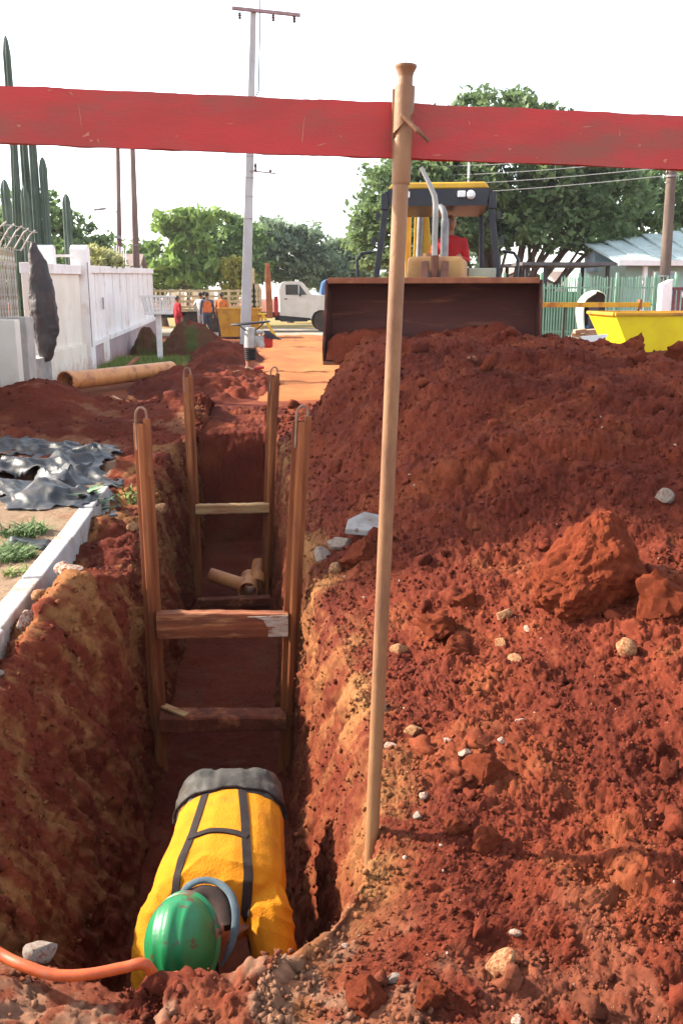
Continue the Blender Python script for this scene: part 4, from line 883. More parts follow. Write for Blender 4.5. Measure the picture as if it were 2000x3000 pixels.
tuft('weed', 'broad leaved green weed growing through the black plastic by the kerb', -1.26, 6.95, 46, .17, .06, leafb, 41, .012, 1.0, broad=True)
tuft('weed', 'low yellow green weed at the end of the kerb behind the sheet', -1.02, 7.55, 60, .12, .14, leafy, 42, .010, .9)
tuft('grass_tuft', 'patch of thin green grass on the footway nearest the plastic scrap', -1.50, 5.95, 320, .13, .15, leafg, 43, .005, .9, 'grass', 'grass tufts on the footway')
tuft('grass_tuft', 'patch of thin green grass on the footway below the plastic scrap', -1.46, 5.42, 340, .11, .14, leafg, 44, .005, .9, 'grass', 'grass tufts on the footway')
tuft('grass_tuft', 'few blades of dry grass on the footway close to the kerb', -1.34, 5.05, 70, .08, .07, leafy, 45, .004, .9, 'grass', 'grass tufts on the footway')
for i, (x, y, s, r_) in enumerate(((-1.95, 13.5, (.20, .09, .05), .5), (-1.72, 13.3, (.16, .09, .06), 1.2))):
    o = MB().box((x, y, tz(x, y) + .06), s, Euler((.3, .5, r_)).to_matrix()).build('broken_tile', pvc, None, bevel=.006); tag(o, ('orange tile fragment leaning in the rubble near the pipe', 'orange tile fragment lying right of the leaning one near the pipe')[i], 'tile')
# ground cover and sod heaps by the wall
def mound(name, label, cx, cy, rx, ry, h, colf, seed, n=70, amp_=.10, cat='heap', kind=None):
    u, v = np.meshgrid(np.linspace(-1, 1, n), np.linspace(-1, 1, n)); r = np.sqrt(u ** 2 + v ** 2); P = np.stack([cx + rx * u.ravel(), cy + ry * v.ravel(), np.zeros(u.size)], 1)
    hh = h * .92 * (1 - ss(.0, 1.0, r.ravel() ** 1.6)); P[:, 2] = hh * (1 + .45 * fbm(P, 1.9, 3, seed)) - .02; q = ss(.02, .2, hh / h)
    P[:, 2] += q * (fbm(P, 5, 4, seed + 1) * amp_ + clod(P, .22, seed + 2, .6) * amp_ * .9 + clod(P, .10, seed + 3, .6) * amp_ * .5)
    ii = np.arange(u.size).reshape(u.shape); Fq = np.stack([ii[:-1, :-1], ii[:-1, 1:], ii[1:, 1:], ii[1:, :-1]], -1).reshape(-1, 4)
    me = npmesh(name, P, Fq[(r.ravel()[Fq].mean(1) < 1.02)]); set_col(me, colf(P, seed)); me.materials.append(SOIL); shade(me, 180); o = link(name, me); return tag(o, label, cat, kind=kind)
def c_red(P, s): t_ = ss(-.4, .4, fbm(P, 2, 3, s + 9))[:, None]; return RED * t_ + RED2 * (1 - t_)
def c_sod(P, s): t_ = ss(-.1, .25, fbm(P, 2.4, 4, s + 9))[:, None]; return np.array([.060, .068, .018]) * t_ + np.array([.085, .036, .018]) * (1 - t_)
mound('sod_heap', 'heap of cut turf and dark earth behind the rubbish basket', -1.75, 25.9, 1.05, .9, .74, c_sod, 601)
mound('sod_heap', 'low clod of turf at the foot of the mauve wall', -2.95, 26.2, .5, .6, .60, c_sod, 611)
mound('earth_heap', 'low heap of red earth behind the tamping rammer', -.75, 24.4, 1.1, 2.6, .34, c_red, 621, 90, .12)
mound('earth_heap', 'dark heap of red earth beside the yellow skip in the distance', -1.95, 33.0, 1.0, 1.0, .60, c_red, 631)
mound('earth_heap', 'low red earth ridge at the far left behind the heap of turf', -1.2, 28.5, .9, 1.6, .26, c_red, 641)
mound('earth_heap', 'rough red earth in front of the tamping rammer', -.85, 17.0, 1.5, 3.3, .22, c_red, 651, 110, .12)
rg = np.random.default_rng(77); V = []; F = []
for k in range(5200):
    x = -3.4 + 2.1 * rg.random(); y = 19.6 + 4.6 * rg.random()
    if x > -1.5 - .25 * (24 - y) * .5 + .3 * math.sin(y * 3): continue
    l = .06 + .12 * rg.random(); a = rg.random() * 6.28; d = np.array([math.cos(a), math.sin(a), 0]) * .5; i = len(V); p = np.array([x, y, 0.]); s = np.array([-d[1], d[0], 0]) * .02
    V += [p - s, p + s, p + d * l + np.array([0, 0, l])]; F.append((i, i + 1, i + 2))
me = npmesh('grass', np.array(V), np.array(F)); me.materials.append(mat('verge_grass', (.11, .19, .035), (.16, .20, .045), .8, .8)); tag(link('grass', me), 'short green grass growing at the foot of the mauve wall', 'grass', kind='stuff')
o = MB().bar((-2.75, 19.9, .05), (-2.62, 21.4, .22), .10, .05).build('timber_offcut', logm, None, bevel=.005); tag(o, 'dark timber offcut lying in the grass by the mauve wall', 'timber')
# tamping rammer
t = thing('tamping_rammer', 'grey and red petrol tamping rammer standing on the loose earth', 'rammer', (-.06, 20, .05))
gm = mat('rammer_grey_metal', (.44, .43, .41), (.34, .32, .30), .5, 7, .1, 50, metal=.2); blk = mat('black_rubber', (.022, .022, .024), (.035, .03, .03), .6, 9); red_e = mat('engine_red', (.42, .02, .018), (.32, .02, .016), .45, 6)
MB().prism([(-.19, 19.85, .06), (.06, 19.85, .02), (.10, 19.85, .05), (-.15, 19.85, .11)], (0, .3, 0)).build('foot', mat('rammer_shoe', (.36, .22, .15), (.28, .14, .09), .8, 6), t, bevel=.01)
MB().lathe([(.085, .08), (.09, .22)], (-.07, 20, 0), 20).build('leg', mat('rammer_leg_dust', (.30, .12, .07), (.2, .08, .05), .8, 6), t, smooth=True)
pr_ = []
for k in range(6): pr_ += [(.085, .22 + .035 * k), (.118, .235 + .035 * k), (.085, .25 + .035 * k)]
MB().lathe(pr_, (-.065, 20, 0), 22).build('bellows', blk, t, smooth=60)
MB().lathe([(.10, .43), (.125, .45), (.115, .55), (.10, .72), (.08, .80)], (-.06, 20, 0), 20).build('cylinder', gm, t, smooth=50)
MB().box((.10, 20, .55), (.20, .22, .20)).build('crankcase', gm, t, bevel=.03)
MB().lathe([(.02, -.09), (.06, -.085), (.06, .085), (.02, .09)], (.13, 19.88, .50), 14, Matrix.Rotation(R(90), 3, 'X')).build('flywheel', gm, t, smooth=40)
MB().box((.25, 20, .57), (.17, .24, .26)).build('engine', red_e, t, bevel=.04)
MB().box((.10, 20, .72), (.14, .2, .08)).build('fuel_tank', gm, t, bevel=.03)
hp_ = [(-.06 + .33 * math.cos(a), 20 + .22 * math.sin(a), .875 + .03 * math.cos(a)) for a in np.linspace(0, 2 * math.pi, 29)]
MB().tube(hp_, .026, 8, cap=False, flat=.7).build('handle', blk, t, smooth=True)
for s in (-1, 1): MB().bar((-.06 + s * .08, 20, .74), (-.06 + s * .24, 20, .875), .05, .02).build('handle_stay', blk, t)
o = MB().add([(.22, 19.8, .88), (.34, 19.78, .86), (.50, 19.8, .74), (.60, 19.8, .68), (.40, 19.82, .70), (.26, 19.8, .72), (.24, 20.05, .80), (.48, 20.0, .70)], [(0, 1, 5), (1, 2, 4, 5), (2, 3, 4), (0, 1, 6), (1, 2, 7, 6), (5, 4, 7, 6), (0, 6, 5), (2, 3, 7), (3, 4, 7)]).build('work_jacket', mat('dark_blue_cloth', (.05, .06, .085), (.035, .04, .06), .9, 6), None, smooth=60); tag(o, 'dark blue jacket hung over the handle of the tamping rammer', 'jacket')
[setattr(q, 'scale', (1.18, 1.18, 1.18)) for q in [t]]
t = thing('hand_tool', 'short pale handled tool with a red head lying on the earth', 'tool', (0.0, 17.6, .2))
MB().tube([(-.42, 17.5, .19), (.0, 17.6, .25)], .022, 8).build('shaft', palem, t, smooth=True); MB().box((.09, 17.62, .265), (.20, .10, .05), Matrix.Rotation(-.1, 3, 'Y')).build('head', mat('bright_red_plastic', (.55, .03, .03), (.45, .025, .02), .5, 5), t, bevel=.015)
# utility pole in the middle distance
polem = mat('concrete_pole', (.42, .42, .42), (.34, .335, .33), .85, 2.5, .3, 20, stretch=(1, 1, .4)); steel = mat('galvanised_steel', (.33, .30, .30), (.24, .2, .2), .6, 6); ins = mat('brown_porcelain', (.10, .05, .04), (.07, .04, .03), .3, 6)
t = thing('utility_pole', 'tall pale concrete utility pole with a wooden crossarm, behind the rammer', 'pole', (-.27, 30, 0))
def prect(c, wx, wy): return [Vector(c) + Vector((sx * wx / 2, sy * wy / 2, 0)) for sx, sy in ((-1, -1), (1, -1), (1, 1), (-1, 1))]
MB().loft([prect((-.275, 30, -.2), .34, .26), prect((.20, 30, 9.75), .17, .15)]).build('shaft', polem, t, bevel=.015)
MB().bar((-.42, 29.87, 9.80), (1.58, 29.87, 9.66), .10, .09).build('crossarm', mat('pinkish_crossarm_wood', (.30, .20, .21), (.22, .14, .14), .9, 6), t, bevel=.01)
for x in (-.20, .78, 1.40): MB().lathe([(.02, 0), (.055, -.02), (.03, -.05), (.06, -.08), (.03, -.12), (.055, -.15), (.02, -.19)], (x, 29.87, 9.70 - .07 * (x + .4) / 2), 10).build('insulator', ins, t, smooth=True)
MB().bar((.0, 29.85, 5.30), (.78, 29.85, 5.22), .04, .04).build('bracket', steel, t)
MB().lathe([(.02, 0), (.05, .03), (.02, .10)], (.62, 29.85, 5.25), 8).build('insulator', ins, t)
MB().lathe([(.02, 0), (.05, .05), (.03, .12), (.05, .2), (.02, .26)], (.17, 29.83, 5.25), 8).build('insulator', ins, t)
for z in (5.72, 5.1, 4.55, 3.9):
    xx = -.265 + .0487 * z; MB().box((xx, 30, z), (.30 - .014 * z + .02, .26 - .011 * z + .02, .035)).build('band', steel, t)
MB().tube([(.16, 29.86, 7.3), (.31, 29.86, 7.55), (.37, 29.86, 9.0), (.41, 29.86, 11.4)], .018, 6).build('cable', blk, t)
# two wooden poles beyond the wall
wood = mat('grey_brown_pole_wood', (.20, .13, .115), (.13, .085, .075), .9, 4, .4, 20, stretch=(1, 1, .2))
t = thing('street_light_pole', 'thin wooden street light pole standing behind the white wall', 'pole', (-4.95, 36, 0)); MB().tube([(-4.95, 36, -.1), (-4.86, 36, 3.2), (-4.72, 36, 6.95)], [.11, .095, .075], 10).build('shaft', wood, t, smooth=True)
MB().tube([(-4.80, 36, 4.5), (-5.0, 36, 4.66), (-5.34, 36, 4.70)], .018, 6).build('arm', steel, t); MB().box((-5.49, 36, 4.66), (.42, .16, .07), Matrix.Rotation(-.12, 3, 'Y')).build('lamp_head', steel, t, bevel=.02)
MB().box((-4.87, 35.92, 3.68), (.22, .10, .10)).build('fixing', greym, t)
t = thing('service_pole', 'thicker dark wooden pole just right of the street light pole', 'pole', (-4.31, 36, 0)); MB().tube([(-4.31, 36, -.1), (-4.27, 36, 2.7), (-4.20, 36, 6.95)], [.155, .13, .09], 10).build('shaft', wood, t, smooth=True); MB().box((-4.26, 35.87, 3.4), (.2, .05, .04)).build('band', steel, t)
# columnar cactus behind the fence
cact = mat('cactus_green', (.085, .12, .092), (.06, .09, .068), .7, 4, .2, 30, dirt=(.13, .13, .10), dscale=6, dlo=.6, dhi=.8)
t = thing('columnar_cactus', 'cluster of tall columnar cactus stems rising behind the bar fence', 'cactus', (-4.3, 18.8, 0))
def stem(x, y, z0, z1, r, lean=0.0):
    n, m = 32, 16; rings = []
    for i in range(m):
        f = (i / (m - 3)) * .95 if i < m - 2 else (.985, 1.0)[i - m + 2]; z = z0 + (z1 - z0) * f; rr = r * (1 if f < .955 else .62 if f < .99 else .2) * (1 + .06 * math.sin(f * 9 + x * 7))
        rings.append([Vector((x + lean * f + rr * (1 + .16 * math.cos(8 * a)) * math.cos(a), y + rr * (1 + .16 * math.cos(8 * a)) * math.sin(a), z)) for a in np.linspace(0, 2 * math.pi, n, endpoint=False)])
    MB().loft(rings).build('stem', cact, t, smooth=60)
for a_ in ((-4.42, 19.0, 0, 6.25, .062, .0), (-4.30, 19.2, 0, 4.95, .068, .02), (-4.10, 19.0, 0, 4.9, .070, .03), (-3.93, 19.0, 0, 4.15, .070, .02), (-4.02, 21.6, 0, 3.75, .085, .02), (-4.62, 19.0, 0, 4.7, .06, .22), (-4.50, 18.6, 0, 3.7, .075, -.05), (-4.22, 18.7, 0, 3.6, .07, .0), (-4.60, 19.4, 0, 3.3, .07, -.1)): stem(*a_)
# ================================================================== BACKHOE LOADER
cat_y = mat('dusty_loader_yellow', (.46, .25, .085), (.36, .17, .06), .6, 3, .15, 30, dirt=(.28, .12, .055), dscale=2.5, dlo=.45, dhi=.7)
roof_y = mat('loader_roof_yellow', (.62, .36, .035), (.52, .29, .03), .5, 3, .1, 30, dirt=(.40, .22, .08), dscale=4, dlo=.6, dhi=.8)
bk_rust = mat('dark_rusted_bucket_steel', (.085, .023, .016), (.058, .016, .011), .75, 2.5, .25, 30, spec=.3, dirt=(.17, .055, .03), dscale=6, dlo=.52, dhi=.72, stretch=(.25, 1, 2))
bk_edge = mat('earth_smeared_bucket_edge', (.30, .11, .05), (.2, .06, .03), .8, 6, .3, 30)
black_p = mat('black_cab_paint', (.020, .022, .030), (.030, .030, .036), .45, 5, .05, 30); alu = mat('bare_exhaust_steel', (.24, .235, .235), (.17, .16, .155), .5, 6, .1, 50, metal=.2); tyre = mat('dusty_tyre_rubber', (.045, .035, .03), (.10, .05, .03), .9, 4, .4, 30); rimm = mat('dusty_wheel_rim', (.20, .12, .08), (.14, .08, .05), .7, 5); glassd = mat('dark_window_glass', (.02, .025, .03), (.03, .035, .04), .08, 2, spec=.6)
lens = mat('clear_lamp_lens', (.80, .80, .78), (.7, .7, .68), .15, 3, spec=.6)
def wheel(parent, c, r, wd, axis='x'):
    M_ = Matrix.Rotation(R(90), 3, 'Y') if axis == 'x' else Matrix.Rotation(R(90), 3, 'X'); g = thing_part('wheel', parent)
    prof = [(r * .60, -wd / 2), (r * .86, -wd / 2), (r * .97, -wd * .40), (r, -wd * .2), (r, wd * .2), (r * .97, wd * .40), (r * .86, wd / 2), (r * .60, wd / 2)]
    b = MB(); b.lathe(prof, c, 28, M_); o = b.build('wheel', tyre, parent, local=True, smooth=40)
    d = Vector((1, 0, 0)) if axis == 'x' else Vector((0, 1, 0))
    MB().lathe([(.05 * r, -wd * .36), (r * .3, -wd * .38), (r * .58, -wd * .42), (r * .605, -wd * .30), (r * .605, wd * .30), (r * .58, wd * .42), (r * .3, wd * .38), (.05 * r, wd * .36)], c, 20, M_).build('rim', rimm, o, local=True, smooth=40)
    return o
def thing_part(*a): return None
T = thing('backhoe_loader', 'yellow backhoe loader facing the trench with its wide rusty front bucket raised', 'loader', (1.97, 10.3, 0), R(-12.1))
prof = [(-.02, 1.765), (.10, 1.765), (.22, 1.70), (.32, 1.54), (.36, 1.32), (.335, 1.11), (.25, .96), (.14, .895), (-.10, .875), (-.26, .868)]
inn = [(-.02, 1.735), (.09, 1.735), (.195, 1.675), (.29, 1.525), (.325, 1.32), (.30, 1.125), (.225, .99), (.13, .93), (-.10, .905), (-.26, .880)]
hw = 1.155
bk = MB().prism([(-hw, y, z) for y, z in prof] + [(-hw, y, z) for y, z in reversed(inn)], (2 * hw, 0, 0)).build('bucket', bk_rust, T, local=True, smooth=30, bevel=.004)
for s in (-1, 1):
    MB().prism([(s * (hw + .002), y, z) for y, z in prof] + [(s * (hw + .002), -.30, 1.05), (s * (hw + .002), -.12, 1.45)], (s * .028, 0, 0)).build('side_plate', bk_rust, bk, local=True, bevel=.004)
MB().bb(-hw, hw, -.055, -.022, 1.725, 1.79).build('top_lip', bk_edge, bk, local=True, bevel=.008)
MB().bb(-hw - .02, hw + .02, -.33, -.262, .852, .892).build('cutting_edge', bk_edge, bk, local=True, bevel=.006)
for s in (-1, 1):
    MB().prism([(s * .42, .37, 1.20), (s * .42, .37, 1.42), (s * .42, 1.3, 1.42), (s * .42, 2.3, 1.72), (s * .42, 2.3, 1.50), (s * .42, 1.35, 1.15)], (s * .10, 0, 0)).build('lift_arm', cat_y, T, local=True, bevel=.01)
    MB().bar((s * .12, .40, 1.45), (s * .12, 1.05, 1.98), .09, .06).build('tilt_link', mat('brown_link_steel', (.16, .055, .03), (.11, .04, .02), .7, 6), T, local=True, bevel=.008)
    MB().tube([(s * .05, 1.0, 1.86), (s * .05, 1.9, 1.60)], .035, 10).build('hydraulic_ram', alu, T, local=True, smooth=True)
MB().lathe([(.05, 0), (.05, .34)], (0, .92, 1.72), 12).build('tilt_cylinder', mat('brown_link_steel', (.16, .055, .03)), T, local=True, smooth=True)
def tap(b, y0, y1, z0, z1, w0, w1, w0b=None, w1b=None):
    return b.add([(-w0, y0, z0), (w0, y0, z0), (w1, y0, z1), (-w1, y0, z1), (-(w0b or w0), y1, z0), (w0b or w0, y1, z0), (w1b or w1, y1, z1), (-(w1b or w1), y1, z1)], [(0, 1, 2, 3), (7, 6, 5, 4), (0, 4, 5, 1), (1, 5, 6, 2), (2, 6, 7, 3), (3, 7, 4, 0)])
tap(MB(), 1.15, 2.45, .75, 2.06, .46, .33, .50, .40).build('engine_hood', cat_y, T, local=True, bevel=.05, seg=3)
MB().bb(-.55, .55, 1.0, 4.2, .55, .80).build('chassis', cat_y, T, local=True, bevel=.02)
MB().tube([(.10, 1.75, 1.9), (.10, 1.75, 2.50), (.10, 1.755, 2.54)], [.052, .052, .047], 14).build('exhaust_stack', alu, T, local=True, smooth=40)
MB().tube([(.10, 1.75, 2.46), (.09, 1.76, 2.60), (.06, 1.80, 2.67), (.03, 1.84, 2.69)], .04, 12).build('exhaust_tip', alu, T, local=True, smooth=True)
MB().tube([(-.02, 1.6, 1.92), (-.02, 1.6, 2.70), (-.035, 1.6, 2.80), (-.12, 1.62, 2.98), (-.21, 1.64, 3.14)], [.036, .036, .034, .028, .025], 12).build('air_intake_pipe', mat('pale_painted_pipe', (.34, .325, .30), (.26, .245, .225), .5, 5), T, local=True, smooth=True)
MB().tube([(-.10, 1.75, 1.95), (-.10, 1.75, 2.12)], .07, 12).build('filter_cap', cat_y, T, local=True, smooth=40)
# cab
tap(MB(), 2.25, 4.0, 2.955, 3.035, .66, .60).build('roof', roof_y, T, local=True, bevel=.02)
tap(MB(), 2.24, 4.02, 2.74, 2.953, .63, .665).build('roof_lining', black_p, T, local=True)
for s in (-1, 1):
    MB().bar((s * .665, 2.33, 2.93), (s * .845, 2.30, 1.55), .075, .09, (0, 1, 0)).build('front_post', black_p, T, local=True, bevel=.01)
    MB().bar((s * .60, 3.95, 2.80), (s * .66, 3.95, 1.45), .07, .07, (0, 1, 0)).build('rear_post', black_p, T, local=True, bevel=.01)
    MB().bar((s * .70, 2.30, 2.90), (s * .70, 2.30, 2.70), .10, .10, (0, 1, 0)).build('corner_gusset', black_p, T, local=True, bevel=.01)
    MB().tube([(s * .90, 2.2, 1.62), (s * 1.04, 2.2, 1.74), (s * 1.06, 2.2, 2.05), (s * 1.0, 2.2, 2.14), (s * .86, 2.22, 2.16)], .022, 8).build('grab_rail', black_p, T, local=True, smooth=True)
    MB().box((s * .84, 2.24, 2.30), (.05, .05, .10)).build('hinge', black_p, T, local=True); MB().box((s * .79, 2.24, 2.62), (.05, .05, .10)).build('hinge', black_p, T, local=True)
    wheel(T, (s * .80, 1.75, .44), .44, .30); wheel(T, (s * .86, 3.7, .70), .70, .42)
    MB().bb(s * .62, s * 1.05, 2.9, 4.4, 1.36, 1.42).build('fender', cat_y, T, local=True, bevel=.02)
MB().bb(-.60, .60, 2.3, 4.0, 1.0, 1.30).build('cab_floor', black_p, T, local=True)
MB().bb(.42, .78, 2.22, 2.29, 1.45, 1.95).build('side_panel', mat('pale_cab_panel', (.40, .40, .30), (.32, .31, .23), .6, 5), T, local=True, bevel=.01)
MB().bb(.40, .66, 2.05, 2.20, 1.55, 1.84).build('tool_box', mat('faded_yellow_box', (.60, .46, .15), (.5, .36, .1), .6, 5), T, local=True, bevel=.015)
for x, k in ((.30, 0), (-.42, 0)): MB().bb(x - .05, x + .05, 2.19, 2.25, 2.84, 2.92).build('work_lamp', lens, T, local=True, bevel=.01)
MB().lathe([(.02, -.03), (.05, -.03), (.058, 0), (.03, .04)], (.42, 2.2, 2.87), 14, Matrix.Rotation(R(90), 3, 'X')).build('work_lamp', lens, T, local=True, smooth=True)
MB().prism([(-.46, 4.6, 1.0), (-.10, 4.6, 1.0), (-.10, 4.6, 1.9), (-.20, 4.6, 2.95), (-.40, 4.6, 2.98), (-.42, 4.6, 2.0)], (0, .10, 0)).build('boom', roof_y, T, local=True, bevel=.01)
MB().prism([(-.55, 4.75, 1.3), (-.47, 4.75, 1.3), (-.47, 4.75, 2.95), (-.55, 4.75, 2.95)], (0, .25, 0)).build('dipper', roof_y, T, local=True, bevel=.01)
MB().tube([(-.34, 4.58, 1.6), (-.31, 4.58, 2.8)], .05, 10).build('boom_ram', alu, T, local=True, smooth=True)
MB().bb(-.22, .22, 3.25, 3.65, 1.35, 1.75).build('seat', black_p, T, local=True, bevel=.05); MB().bb(-.22, .22, 3.62, 3.74, 1.75, 2.2).build('seat_back', black_p, T, local=True, bevel=.04)
MB().bb(-.9, .9, 4.3, 4.55, .5, 1.1).build('stabiliser_frame', cat_y, T, local=True, bevel=.02)
MB().tube([(.0 + .19 * math.cos(a), 2.72 + .05 * math.sin(a), 1.98 + .16 * math.sin(a)) for a in np.linspace(0, 2 * math.pi, 19)], .016, 6, cap=False).build('steering_wheel', black_p, T, local=True, smooth=True)
wx = T.location + Matrix.Rotation(R(-12.1), 3, 'Z') @ Vector((.16, 3.20, 1.36))
simple_worker('person in a red jacket seated at the controls of the loader', tuple(wx), R(-12.1), (.42, .016, .018), (.05, .06, .09), (.02, .015, .012), None, True, 'fwd', (.40, .30, .26))
# earth lying in the bucket
n = 120; u, v = np.meshgrid(np.linspace(-1, 1, n * 2), np.linspace(0, 1, 50)); P = np.stack([u.ravel() * 1.14, -.36 + v.ravel() * .62, np.zeros(u.size)], 1)
top = np.interp(u.ravel(), [-1, -.9, -.55, -.2, 0, .35, .7, .85, 1], [1.02, 1.16, 1.20, 1.10, 1.14, 1.22, 1.22, 1.14, 1.08]); bot = np.interp(P[:, 1], [-.36, -.1, .13, .225, .30], [.87, .90, .93, .99, 1.125])
P[:, 2] = bot + (top - bot).clip(.01) * ss(0, .30, v.ravel() + .03) ; P[:, 2] += fbm(P, 4, 3, 801) * .05 + clod(P, .13, 803, .6) * .06 + clod(P, .06, 805, .6) * .03
ii = np.arange(u.size).reshape(u.shape); Fq = np.stack([ii[:-1, :-1], ii[:-1, 1:], ii[1:, 1:], ii[1:, :-1]], -1).reshape(-1, 4)
me = npmesh('bucket_earth', P, Fq); set_col(me, c_red(P, 811)); me.materials.append(SOIL); shade(me, 180); o = link('bucket_earth', me); o.location = T.location; o.rotation_euler = (0, 0, R(-12.1)); tag(o, 'dark red earth lying in the loader bucket', 'earth')
# ================================================================== TRUCK, SKIP AND WORKERS AT THE END OF THE STREET
bedm = mat('cream_truck_bed', (.56, .44, .26), (.46, .34, .19), .7, 3, .1, 30, dirt=(.36, .22, .12), dscale=3, dlo=.55, dhi=.75); cabw = mat('white_truck_cab', (.66, .62, .56), (.58, .53, .46), .5, 2, .05, 30, dirt=(.42, .30, .22), dscale=2, dlo=.6, dhi=.85)
t = thing('flatbed_truck', 'white cabbed flatbed truck with slatted cream bed crossing the end of the street', 'truck', (0, 43, 0))
Y0, Y1 = 42.0, 44.2
MB().bb(-4.45, 3.7, Y0 + .5, Y1 - .5, .62, .86).build('chassis', blk, t); MB().bb(-4.45, .40, Y0, Y1, .90, 1.02).build('bed', bedm, t, bevel=.01)
for z in (1.10, 1.34, 1.56, 1.80):
    for yy_ in (Y0 + .02, Y1 - .02): MB().bb(-4.45, .28, yy_ - .02, yy_ + .02, z - .055, z + .035).build('side_rail', bedm, t)
for k in range(12):
    for yy_ in (Y0 - .035, Y1 + .035): MB().bb(-4.43 + .42 * k - .04, -4.43 + .42 * k + .04, yy_ - .02, yy_ + .02, .95, 1.86).build('stake', bedm, t)
for a_, b_ in ((-3.6, -3.0), (-2.6, -2.0), (-2.2, -1.7)): MB().bb(a_, b_, Y0 + .3, Y0 + .9, 1.03, 1.72 + .1 * (a_ > -3)).build('crate', cream, t)
MB().prism([(.02, Y0, 1.03), (.40, Y0, 1.03), (.40, Y0, 1.85), (.30, Y0, 2.05), (.02, Y0, 2.10)], (0, .06, 0)).build('headboard', bedm, t); MB().bb(-.05, .10, Y0, Y0 + .1, 1.03, 2.75).build('corner_stake', bedm, t)
MB().loft([prect((.74, 42.3, .6), .30, .3), prect((.70, 42.3, 2.2), .26, .26), prect((.68, 42.3, 2.98), .18, .2)]).build('crane_post', mat('rusty_crane_orange', (.40, .14, .05), (.28, .09, .035), .8, 3, .2, 20), t, bevel=.02)
MB().bb(.95, 1.12, Y0 + .1, Y0 + .3, .7, 1.55).build('red_cylinder', red_e, t, bevel=.03)
arch = [(3.17 + .58 * math.cos(a), .47 + .58 * math.sin(a)) for a in np.linspace(R(5), R(175), 13)]
cabp = [(1.20, .72), (1.18, 1.85), (1.26, 2.12), (1.38, 2.19), (2.12, 2.19), (2.26, 2.12), (2.62, 1.63), (3.5, 1.58), (3.9, 1.48), (4.0, 1.2), (4.0, .70), (3.76, .62)] + arch[0:] + [(2.55, .60)]
MB().prism([(x, Y0 + .1, z) for x, z in cabp], (0, 1.95, 0)).build('cab', cabw, t, smooth=25, bevel=.02)
def pane(parent, poly, y, m_, name, th=-.012): return MB().prism([(x, y, z) for x, z in poly], (0, th, 0)).build(name, m_, parent)
w_ = pane(t, [(1.46, 1.62), (1.46, 2.06), (2.08, 2.06), (2.40, 1.62)], Y0 + .098, glassd, 'door_window'); MB().bb(2.02, 2.06, Y0 + .07, Y0 + .084, 1.62, 2.06).build('window_bar', cabw, w_)
pane(t, [(1.33, .80), (1.33, 1.56), (2.45, 1.56), (2.45, .80)], Y0 + .098, cabw, 'door', -.018); MB().bb(1.40, 1.52, Y0 + .05, Y0 + .078, 1.42, 1.46).build('door_handle', blk, t); MB().bb(2.05, 2.13, Y0 - .15, Y0 + .06, 1.56, 1.72).build('mirror', blk, t)
MB().bb(1.2, 2.45, Y0 + .2, Y0 + .7, .45, .74).build('fuel_tank', blk, t, bevel=.05); MB().bb(1.0, 3.9, Y0 + .4, Y1 - .4, .5, .6).build('axle_beam', blk, t)
def wheel_w(parent, x, y, r, wd):
    M_ = Matrix.Rotation(R(90), 3, 'X'); c = Vector((x, y, r))
    o = MB().lathe([(r * .60, -wd / 2), (r * .9, -wd / 2), (r, -wd * .3), (r, wd * .3), (r * .9, wd / 2), (r * .60, wd / 2)], c, 28, M_).build('wheel', tyre, parent, smooth=40)
    MB().lathe([(.05, -wd * .30), (r * .3, -wd * .34), (r * .58, -wd * .46), (r * .605, -wd * .2), (r * .605, wd * .2), (r * .58, wd * .46), (.05, wd * .3)], c, 20, M_).build('rim', rimm, o, smooth=40)
for x in (3.17, -2.7, -1.6):
    for yy_ in (Y0 + .25, Y1 - .3): wheel_w(t, x, yy_, .465, .26)
t = thing('parked_van', 'blue and white van parked behind the truck, mostly hidden by the bucket', 'van', (5.2, 47.5, 0))
blue = mat('blue_van_paint', (.05, .12, .26), (.04, .09, .2), .4, 2)
MB().prism([(3.15, 46.6, .45), (3.05, 46.6, 1.50), (3.35, 46.6, 1.62), (7.2, 46.6, 1.62), (7.3, 46.6, .45)], (0, 1.9, 0)).build('lower_body', cabw, t, bevel=.05); MB().prism([(3.35, 46.62, 1.62), (3.50, 46.65, 2.25), (3.65, 46.65, 2.36), (7.0, 46.65, 2.36), (7.2, 46.62, 1.62)], (0, 1.8, 0)).build('upper_body', blue, t, bevel=.05)
pane(t, [(3.62, 1.66), (3.72, 2.12), (4.6, 2.12), (4.6, 1.66)], 46.6, glassd, 'window'); pane(t, [(4.75, 1.66), (4.75, 2.12), (6.7, 2.12), (6.8, 1.66)], 46.6, glassd, 'window')
for x in (4.0, 6.4): wheel_w(t, x, 46.72, .36, .2)
yelp = mat('scuffed_yellow_skip', (.52, .27, .02), (.42, .20, .02), .6, 3, .15, 20, dirt=(.25, .11, .045), dscale=3, dlo=.5, dhi=.75)
